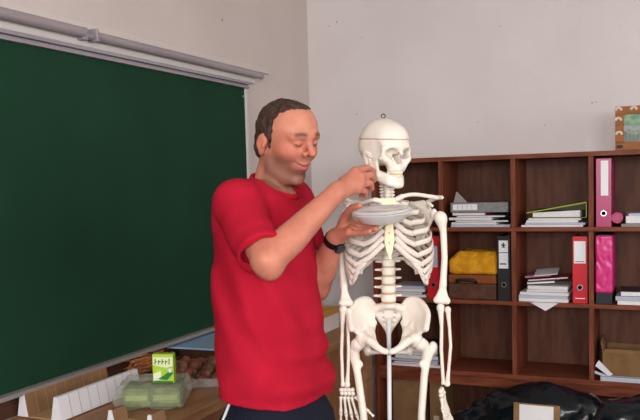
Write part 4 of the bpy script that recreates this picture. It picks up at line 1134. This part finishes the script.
def helq(f, r, u, a, b, c): return hell(f, r, u+UO, a, b, c)
def hl(p): q = (p-HO)/HS; return q@HF, q@HR, q@HT

RS, EL, WR_ = P(237.5, 201, 2.17), P(268, 261.5, 2.00), P(337, 192, 2.14)
LS, LE, LW = P(291, 201, 2.45), P(315.5, 287, 2.43), P(335.5, 238, 2.285)
NB = P(267, 187.5, 2.315)

def head_field(F):
    F.u(hell(-.014, 0, .038, .096, .0765, .086))
    F.u(hell(.030, 0, .050, .060, .062, .064), .03)
    F.u(hell(.026, 0, -.028, .057, .058, .078), .03)
    for s in (-1, 1):
        F.u(chain([hp(-.014, s*.054, -.036), hp(.006, s*.049, -.072), hp(.046, s*.028, -.094)], [.016, .015, .015]), .022)
        F.u(helq(.055, s*.038, -.030, .029, .025, .026), .02)
    F.u(hell(.064, 0, -.097, .020, .021, .016), .016)
    F.u(helq(.071, 0, -.062, .020, .029, .028), .018)
    F.u(chain([hq(.074, -.046, .018), hq(.088, -.022, .025), hq(.090, 0, .020), hq(.088, .022, .025), hq(.074, .046, .018)], [.010, .0105, .010, .0105, .010]), .014)
    for s in (-1, 1):
        F.sub(helq(.104, s*.031, .000, .018, .018, .011), .014)
        F.u(helq(.0775, s*.032, -.001, .0130, .0150, .0115), .005)
    F.u(chain([hq(.089, 0, .014), hq(.103, 0, -.008), hq(.1145, 0, -.022)], [.0080, .0090, .0108]), .010)
    for s in (-1, 1):
        F.u(helq(.0965, s*.0145, -.028, .011, .0085, .009), .006)
        F.sub(helq(.108, s*.007, -.036, .006, .004, .004), .003)
    # smiling mouth
    F.u(chain([hq(.070, -.028, -.055), hq(.087, -.014, -.0595), hq(.092, 0, -.060), hq(.087, .014, -.0595), hq(.070, .028, -.055)], [.004, .0055, .006, .0055, .004]), .006)
    F.u(chain([hq(.070, -.025, -.063), hq(.086, -.012, -.0710), hq(.090, 0, -.0725), hq(.086, .012, -.0710), hq(.070, .025, -.063)], [.004, .006, .007, .006, .004]), .006)
    F.sub(chain([hq(.076, -.030, -.055), hq(.093, -.014, -.0640), hq(.098, 0, -.0655), hq(.093, .014, -.0640), hq(.076, .030, -.055)], .0018), .003)
    for s in (-1, 1):
        F.sub(chain([hq(.096, s*.024, -.032), hq(.088, s*.035, -.048), hq(.076, s*.038, -.064)], .0022), .009)
    # ears
    for s in (-1, 1):
        Me = np.array([HF*.95+HR*s*-.30, HR*s*.95+HF*.30, HT*.98-HF*.12]); Me = Me/np.linalg.norm(Me, axis=1)[:, None]
        e = hp(-.020, s*.0805, -.006)
        F.u(ell(e+HT*.006, (.017, .0065, .026), Me), .006).u(ell(e-HT*.018+HF*.004, (.009, .006, .014), Me), .006)
        F.sub(ell(e+HR*s*.007+HF*.003, (.009, .005, .016), Me), .004)
        F.u(ell(e+HR*s*.004+HF*.013-HT*.002, (.004, .004, .008), Me), .004)
def hand_field(F, wrist, palm, fingers, thumb):
    for m, r in palm: F.u(cap(wrist, m, .0195, r), .014)
    for i in range(len(palm)-1): F.u(cap(palm[i][0], palm[i+1][0], palm[i][1]*.92), .008)
    for pts, rads in fingers: F.u(chain(pts, rads), .0045)
    F.u(chain(thumb[0], thumb[1]), .008)
Rm = [P(355.5, 171.5, 2.205), P(359.5, 177.0, 2.197), P(360, 183.5, 2.190), P(356.5, 189.5, 2.182)]
Rf = [([Rm[0], P(367.5, 167.8, 2.256), P(373.4, 171.2, 2.296), P(373.6, 177.0, 2.324)], [.0118, .0096, .0082, .0070]),
      ([Rm[1], P(371.2, 174.8, 2.235), P(373.6, 180.2, 2.268), P(368.5, 183.2, 2.275)], [.0120, .0098, .0085, .0074]),
      ([Rm[2], P(370.2, 183.2, 2.228), P(371.6, 188.4, 2.258), P(366.5, 189.6, 2.262)], [.0114, .0094, .0082, .0072]),
      ([Rm[3], P(364.8, 191.0, 2.215), P(365.6, 195.2, 2.240), P(361.0, 195.4, 2.246)], [.0104, .0084, .0074, .0064])]
Rt_ = ([P(343.5, 181, 2.178), P(354.5, 173.5, 2.232), P(364.0, 173.5, 2.276), P(370.4, 178.3, 2.314)], [.0150, .0118, .0098, .0078])
Lm = [P(349, 223.5, 2.296), P(351, 226.5, 2.272), P(351.5, 229.8, 2.248), P(349.5, 232.5, 2.226)]
Lf = [([Lm[0], P(361, 223.5, 2.282), P(368, 224.4, 2.262), P(373.5, 225.4, 2.246)], [.0110, .0092, .0082, .0070]),
      ([Lm[1], P(364, 227.0, 2.250), P(371.5, 227.2, 2.222), P(377, 227.0, 2.204)], [.0112, .0094, .0084, .0072]),
      ([Lm[2], P(364, 230.4, 2.218), P(371, 229.8, 2.188), P(376, 229.0, 2.172)], [.0108, .0090, .0080, .0070]),
      ([Lm[3], P(359.5, 233.6, 2.200), P(365.6, 233.0, 2.176), P(370, 231.4, 2.164)], [.0098, .0080, .0070, .0062])]
Lt = ([P(341.5, 227, 2.276), P(345.5, 215.5, 2.252), P(352.0, 207.8, 2.222), P(359.5, 205.6, 2.196)], [.0150, .0122, .0104, .0082])

# torso cross sections: picture row, left and right edge
ROWS = [(184, 236, 292), (194, 222, 303), (205, 215, 309), (222, 213, 313), (245, 212.5, 317), (270, 212, 320), (300, 212.5, 321), (335, 214, 323), (360, 216, 328), (385, 218, 333), (412, 217, 336), (440, 217, 336)]
def loft(rows, depth, inflate=0.0, ratio=1.36):
    zs, cu, rf = [], [], []
    for y, xl, xr in rows[::-1]:
        q = P((xl+xr)/2, y, depth); zs.append(q[2]); cu.append(q); w = (xr-xl)/2*depth/FPX
        rf.append(w/math.sqrt(cos(psi)**2+(ratio*sin(psi))**2)+inflate)
    zs = np.array(zs); cu = np.array(cu); rf = np.array(rf)
    def f(p):
        z = np.clip(p[:, 2], zs[0], zs[-1])
        c0 = np.interp(z, zs, cu[:, 0]); c1 = np.interp(z, zs, cu[:, 1]); r = np.interp(z, zs, rf)
        dx = p[:, 0]-c0; dy = p[:, 1]-c1
        a = (dx*TF[0]+dy*TF[1])/r; b = (dx*TR[0]+dy*TR[1])/(r*ratio)
        k = np.sqrt(np.sqrt(a**4+b**4+1.2*a*a*b*b)+1e-9)
        d = (k-1)*r
        dz = np.maximum(p[:, 2]-zs[-1], zs[0]-p[:, 2])
        return np.where(dz > 0, np.sqrt(np.maximum(d, 0)**2+dz**2), np.maximum(d, dz))
    return f, zs
ROWS = [(y, xl+np.interp(y, [184, 215, 245, 412], [0, 2.5, 5, 5.5]), xr-3) for y, xl, xr in ROWS]
body_rows = [(y, xl+(5 if y < 330 else 13), xr-(5 if y < 330 else 13)) for y, xl, xr in ROWS]
hipc = P(275, 428, MD)
LEGS = []
for s in (1, -1):
    hj = hipc+TR*.088*s-ZZ*.02
    kn = np.array((hj[0], hj[1], .50))+TF*.02+TR*.012*s
    an = np.array((hj[0], hj[1], .095))-TF*.02+TR*.016*s
    LEGS.append((hj, kn, an))
F = Field()
lf, _ = loft(body_rows, MD)
F.u(lf)
for a, b in ((RS, NB), (LS, NB)): F.u(cap(a-ZZ*.012, b-ZZ*.040, .052, .050), .04)
F.u(cap(hp(-.038, 0, -.045), NB-ZZ*.02+TF*.009, .0455, .056), .011)
F.u(chain([hp(-.026, .046, -.060), NB+TF*.058-ZZ*.012], [.012, .010]), .014)
head_field(F)
F.u(chain([RS, RS*.45+EL*.55, EL], [.056, .047, .0385]), .03)
F.u(chain([EL, EL*.7+WR_*.3, EL*.3+WR_*.7, WR_], [.0385, .0425, .0330, .0258]), .02)
F.u(cap(EL, EL+np.array(P(270.5, 270, 2.0)-P(268, 261.5, 2.0)), .034, .024), .02)
hand_field(F, WR_, list(zip(Rm, (.0125, .0128, .0122, .0112))), Rf, Rt_)
F.u(chain([LS, LS*.5+LE*.5, LE], [.056, .049, .041]), .03)
F.u(chain([LE, LE*.65+LW*.35, LW], [.041, .043, .0265]), .02)
hand_field(F, LW, list(zip(Lm, (.0122, .0124, .0120, .0110))), Lf, Lt)
for hj, kn, an in LEGS:
    F.u(chain([hj, kn, an], [.074, .050, .036]), .03)
def skin_col(p):
    f, r, u = hl(p); u = u-UO; n = len(p)
    c = np.tile(np.array(lin((190, 122, 101))[:3]), (n, 1))
    def mix(m, col): 
        m = np.clip(m, 0, 1)[:, None]; c[:] = c*(1-m)+np.array(lin(col)[:3])*m
    def blob(cf, cr, cu, sf, sr, su, both=True):
        rr = np.abs(r) if both else r
        return np.exp(-(((f-cf)/sf)**2+((rr-cr)/sr)**2+((u-cu)/su)**2))
    head = (u > -.165) & (f > -.12) & (np.abs(r) < .12) & (u < .15) & (np.linalg.norm(p-HO, axis=1) < .19)
    hd = head.astype(float)
    mix(.45*hd*blob(.075, .045, -.028, .05, .03, .03), (190, 102, 84))
    mix(.5*hd*blob(.115, 0, -.03, .03, .02, .02), (190, 98, 82))
    mix(.35*hd*((f > -.03) & (u > .03)), (200, 138, 110))
    beard = np.clip((-.030-u)/.026, 0, 1)*np.clip((f+.022)/.02, 0, 1)*np.clip((u+.160)/.02, 0, 1)*hd
    mop = np.exp(-(((f-.090)/.03)**2+(r/.030)**4+((u+.064)/.013)**4))
    cheek = np.exp(-(((u+.045)/.018)**2+((np.abs(r)-.035)/.018)**2))
    mix(.74*beard*(1-mop)*(1-.35*cheek), (106, 74, 64))
    mix(.45*hd*np.exp(-(((u+.046)/.006)**2+(r/.026)**4))*(f > .07), (112, 74, 62))
    lip = hd*np.exp(-(((u+.066-.10*r*r/.03)/.0095)**4+(r/.027)**4))*(f > .062)
    mix(.65*lip, (168, 78, 76))
    mix(.75*hd*np.exp(-(((u+.0640-.007*(r/.028)**2)/.0022)**2+(r/.028)**6))*(f > .07), (92, 44, 44))
    br = .0300-.25*(np.abs(np.abs(r)-.030)**1.0)*(np.abs(r) > .030)-.10*(.030-np.abs(r))*(np.abs(r) < .030)
    mix(.88*hd*np.exp(-(((u-br)/.0056)**4+((np.abs(r)-.033)/.0185)**6))*(f > .05), (70, 46, 36))
    eyl = -.0050-.10*np.abs(np.abs(r)-.031)*0+.0035*((np.abs(r)-.031)/.012)**2
    mix(.95*hd*np.exp(-(((u-eyl)/.0032)**2+((np.abs(r)-.031)/.0155)**6))*(f > .06), (46, 30, 28))
    mix(.30*hd*np.exp(-(((u+.000)/.010)**2+((np.abs(r)-.030)/.018)**4))*(f > .06), (160, 96, 80))
    mix(.35*hd*blob(-.02, .083, -.022, .02, .01, .03), (192, 104, 84))
    for q, s_ in [(x, .018) for x in Rm+Lm]+[(fi[0][-1], .012) for fi in Rf+Lf+[Rt_, Lt]]:
        mix(.35*np.exp(-(((p-q)**2).sum(1)/s_**2)), (198, 112, 92))
    return c
pts = [hp(0, 0, .16), hp(.16, 0, 0), hp(-.16, 0, 0), RS, EL, WR_, LE, LW, Rf[0][0][2], Lf[1][0][3], Rf[1][0][2]]+[q for L_ in LEGS for q in L_]
lo, hi = bounds(pts, .10); lo[2] = .03
F.obj('body', lo, hi, .0034, M['skin'], man, skin_col)

# hair: a cap over the back and sides, thin and receding in front
F = Field()
F.u(hell(-.016, 0, .039, .0985, .0795, .0880)).u(hell(.026, 0, .051, .062, .0640, .0655), .03)
F.u(hell(-.055, 0, -.025, .050, .064, .050), .03)
for s in (-1, 1): F.u(hell(-.002, s*.070, .006, .014, .0085, .036), .01)
def hairline(p):
    f, r, u = hl(p); ar = np.abs(r)
    side = np.interp(u, [-.10, -.040, -.030, .018, .040, .070, .085, .10, .125, .15], [-.060, -.055, .004, .012, .020, .010, .016, .030, .052, .070])
    mid = np.interp(u, [0, .085, .100, .115, .150], [.015, .028, .044, .062, .085])
    w = np.clip((.040-ar)/.018, 0, 1); lim = side*(1-w)+mid*w
    d = f-lim
    d = np.maximum(d, (-.074-u))
    ear = .030-np.sqrt(((f+.020)*1.25)**2+((u+.010)*.92)**2+((ar-.085)*.5)**2)
    d = np.maximum(d, ear)
    return d+.004*wob(p, 220, 3)
F.cut(hairline, .006).disp(lambda p: .0022*wob(p*np.array((1, 1, .5)), 260, 1)+.0015*wob(p, 120, 8))
lo, hi = bounds([HO], .15); F.obj('hair', lo, hi, .0030, M['hair'], man)

# t-shirt
HEMZ = P(275, 407, 2.17)[2]
SE = P(261.5, 252.5, 2.025)
LSE = LS*.38+LE*.62
F = Field()
lf, _ = loft(ROWS, MD)
F.u(lf)
for a, b in ((RS, NB), (LS, NB)): F.u(cap(a-ZZ*.004, b-ZZ*.030, .060, .058), .035)
sd = (SE-RS)/np.linalg.norm(SE-RS)
lsd = (LSE-LS)/np.linalg.norm(LSE-LS)
F.u(chain([RS, (RS+SE)/2+ZZ*-.008, SE+sd*.05], [.062, .064, .065]), .032)
F.u(chain([LS, LSE+lsd*.05], [.066, .060]), .04)
# sleeve ends, neck hole and hem are cut open
sn = sd*.90+(P(250, 268, 2.03)-P(276, 236, 2.03))*0
armcut = [(SE, sd, EL), (LSE, lsd, LE)]
def beyond(p):
    d = np.full(len(p), 9.0)
    for q, n, e in armcut:
        near = np.sqrt(((p-(q+n*.055))**2).sum(1))-.108
        d = np.minimum(d, np.maximum(-((p-q)@n), near))
    return d
F.sub(beyond, .001)
F.sub(cap(RS*.06+SE*.94, EL, .0515, .050), .003)
F.sub(cap(LS*.3+LSE*.7, LE, .051, .050), .004)
CN = NB+TF*.030+ZZ*.002
E1 = TF*.905-ZZ*.425; E1 /= np.linalg.norm(E1); E3 = np.cross(E1, TR); E3 *= np.sign(E3[2]); M_n = np.array([E1, TR, E3])
F.sub(ell(CN+E3*.13, (.098, .088, .2), M_n), .006)
HC = P(272, 400, MD); HC[2] = HEMZ+.004
F.cut(half(-ZZ-TF*.13, HC), .003)
def folds(p):
    q = p-P(270, 330, MD); u = q@HU; v = q@TF; z = q[:, 2]
    d = .0064*wob(p*np.array((1, 1, .45)), 22, 3)+.0018*wob(p, 46, 9)
    low = np.exp(-((z+.13)/.10)**2)
    d = d+.0085*low*np.sin(62*z+16*u*np.sign(u+.2)+2.2*wob(p, 9, 1))*np.clip((u+.09)/.12, 0, 1)
    mid = np.exp(-((z-.10)/.16)**2)
    d = d+.0048*mid*np.sin(70*u+24*z+2*wob(p, 8, 5))
    s = p-SE; al = s@sd; t_ = np.exp(-((s**2).sum(1)/.13**2))
    d = d+.0012*t_*np.sin(80*al+9*wob(p, 12, 2))
    return d
F.disp(folds)
pts = [RS, EL, LS, LSE, NB, P(217, 410, MD), P(336, 410, MD)]
lo, hi = bounds(pts, .15); lo[2] = HEMZ-.05
shirt = F.obj('t_shirt', lo, hi, .0040, M['shirt'], man)
hem = F.ops  # neck rib
ring = []
for q in np.linspace(0, 2*pi, 40, endpoint=False):
    ring.append(CN+E1*cos(q)*.0765+TR*sin(q)*.0685+E3*.002)
ring.append(ring[0])
G().tube(ring, .0085, 10, r2=.0055, up=E3, caps=False).obj('neck_rib', M['shirt'], shirt, smooth=True)

# trousers with piping, shoes
F = Field()
trows = [(372, 234, 314), (386, 233, 318), (401, 230.5, 323), (416, 224, 330), (432, 221, 332), (452, 224, 330), (476, 234, 320), (492, 244, 310)]
lf, _ = loft(trows, MD); F.u(lf)
for hj, kn, an in LEGS: F.u(chain([hj-ZZ*.02, kn, an-ZZ*.02], [.100, .080, .070]), .06)
F.cut(half(-ZZ, (0, 0, .055)), .003).disp(lambda p: .003*wob(p*np.array((1, 1, .5)), 24, 6))
pts = [P(215, 372, MD), P(338, 372, MD)]+[q for L_ in LEGS for q in L_]
lo, hi = bounds(pts, .15); lo[2] = .045
tro = F.obj('trousers', lo, hi, .0055, M['navy'], man)
sx = np.array(P(223, 410, MD-.15)); 
def side_pt(z):
    hj, kn, an = LEGS[0]
    if z > hj[2]-.02:
        q = P(276, 412, MD); q = np.array((q[0], q[1], z)); r = .172
    else:
        t_ = np.clip((hj[2]-z)/(hj[2]-kn[2]), 0, 1); q = (hj*(1-t_)+kn*t_) if z > kn[2] else kn+(an-kn)*((kn[2]-z)/(kn[2]-an[2])); r = .092-.017*t_
    d = TR*.94-TF*.36
    return q+d/np.linalg.norm(d)*r*1.0
spts = [side_pt(z) for z in np.linspace(HEMZ+.01, .14, 16)]
# seat the piping on the cloth
sp2 = []
for q in spts:
    d = TR*.94-TF*.36; d /= np.linalg.norm(d); ts = np.linspace(-.08, .08, 161); c = q+ts[:, None]*d
    v = F.ev(c); i = np.nonzero(v < 0)[0]; sp2.append(c[i.max()] if len(i) else q)
G().tube(spline(sp2, 4), .0042, 8).obj('piping', M['piping'], tro, smooth=True)
for s, (hj, kn, an) in zip((1, -1), LEGS):
    F = Field(); a = np.array((an[0], an[1], 0))-TF*.03
    F.u(chain([a+ZZ*.05, a+TF*.08+ZZ*.05, a+TF*.17+ZZ*.037], [.042, .042, .033])).u(cap(a+TF*.015+ZZ*.06, a+TF*.02+ZZ*.10, .046), .02).cut(half(-ZZ, (0, 0, .022)), .003)
    lo, hi = bounds([a, a+TF*.2], .07); lo[2] = .01; hi[2] = .16
    sh = F.obj('shoe', lo, hi, .005, M['shoe'], man)
    F = Field().u(chain([a+ZZ*.02, a+TF*.08+ZZ*.02, a+TF*.17+ZZ*.02], [.044, .045, .037])).cut(half(ZZ, (0, 0, .0218)), .002).cut(half(-ZZ, (0, 0, 0.001)), .002)
    lo[2] = -.01; hi[2] = .03; F.obj('sole', lo, hi, .004, M['sole'], sh)

# wrist watch
wd = (LW-LE)/np.linalg.norm(LW-LE); wc = LW-wd*.010
t = G().lathe([(.0285, -.010), (.0312, -.010), (.0312, .010), (.0285, .010), (.0285, -.010)], wc, wd, 32).obj('wristwatch', M['watch'], man, smooth=False, bevel=.0008)
n = -FW-wd*(-FW@wd); n /= np.linalg.norm(n); sdv = np.cross(n, wd)
fc = wc+(n*.75+sdv*-.66)*.0335; fn = (n*.75+sdv*-.66)
G().lathe([(0, .0065), (.0145, .0065), (.0165, .004), (.0165, -.004), (0, -.004)], fc, fn, 24).obj('watch_case', M['watch'], t)
G().lathe([(0, .0069), (.0125, .0069)], fc, fn, 24).obj('watch_dial', M['watchface'], t)

# the clear dish he holds
dc = P(382, 212.5, 2.195)
ax = ZZ*cos(radians(5.5))-HV*sin(radians(5.5))-HU*.05; ax /= np.linalg.norm(ax)
R0 = .0845
t = thing('plastic_dish', 'clear plastic dish with wide rim held under the skull of the skeleton', 'dish', dc-ax*.03)
G().lathe([(0, -.027), (R0*.62, -.027), (R0*.70, -.024), (R0*.86, -.008), (R0*.97, -.002), (R0, 0), (R0, .003), (R0*.95, .002), (R0*.84, -.005), (R0*.68, -.021), (R0*.61, -.024), (0, -.024)], dc, ax, 56).obj('bowl', M['dish'], t, smooth=True)
G().lathe([(0, .0085), (R0*.80, .0085), (R0*.90, .0115), (R0*.985, .0065), (R0*.985, .0042), (R0*.90, .009), (R0*.80, .006), (0, .006)], dc, ax, 56).obj('lid', M['dish'], t, smooth=True)

# ------------------------------------------------------------------ light and camera
def area(name, loc, target, sx_, sy_, power, color):
    L = bpy.data.lights.new(name, 'AREA'); L.shape = 'RECTANGLE'; L.size = sx_; L.size_y = sy_; L.energy = power; L.color = color
    o = bpy.data.objects.new(name, L); COL.objects.link(o); o.location = [float(v) for v in loc]
    from mathutils import Vector
    o.rotation_euler = (Vector([float(v) for v in target])-Vector(o.location)).to_track_quat('-Z', 'Y').to_euler(); return o
day = (1.0, .985, .97)
for h0, h1, z0, z1 in WR: area('daylight', (RX+.10, (h0+h1)/2, (z0+z1)/2), (0, (h0+h1)/2, (z0+z1)/2-.25), h1-h0, z1-z0, 64, day)
for h0, h1, z0, z1 in WF: area('daylight', ((h0+h1)/2, RY-.10, (z0+z1)/2), ((h0+h1)/2, 0, (z0+z1)/2-.2), h1-h0, z1-z0, 128, day)
fl_ = area('camera_flash', CAM+RT*.03+UP*.075, CAM+FW*3, .035, .02, 9, (1.0, .97, .95))
w = bpy.data.worlds.new('World'); scene.world = w; w.use_nodes = True
w.node_tree.nodes['Background'].inputs['Color'].default_value = (.9, .95, 1, 1); w.node_tree.nodes['Background'].inputs['Strength'].default_value = .6

cd = bpy.data.cameras.new('Camera'); cam = bpy.data.objects.new('Camera', cd); COL.objects.link(cam)
cd.sensor_fit = 'HORIZONTAL'; cd.sensor_width = 36; cd.lens = FPX/640*36; cd.shift_y = (CY-210)/640; cd.clip_start = .05
from mathutils import Matrix
mm = Matrix([[RT[0], UP[0], -FW[0], CAM[0]], [RT[1], UP[1], -FW[1], CAM[1]], [RT[2], UP[2], -FW[2], CAM[2]], [0, 0, 0, 1]])
cam.matrix_world = mm
scene.camera = cam
vs = scene.view_settings; vs.view_transform = 'Standard'; vs.look = 'None'; vs.gamma = 1.0; vs.exposure = 0.0; vs.use_curve_mapping = False
scene.cycles.use_denoising = True
scene.cycles.max_bounces = 8; scene.cycles.diffuse_bounces = 4; scene.cycles.transparent_max_bounces = 16
scene.cycles.sample_clamp_indirect = 6
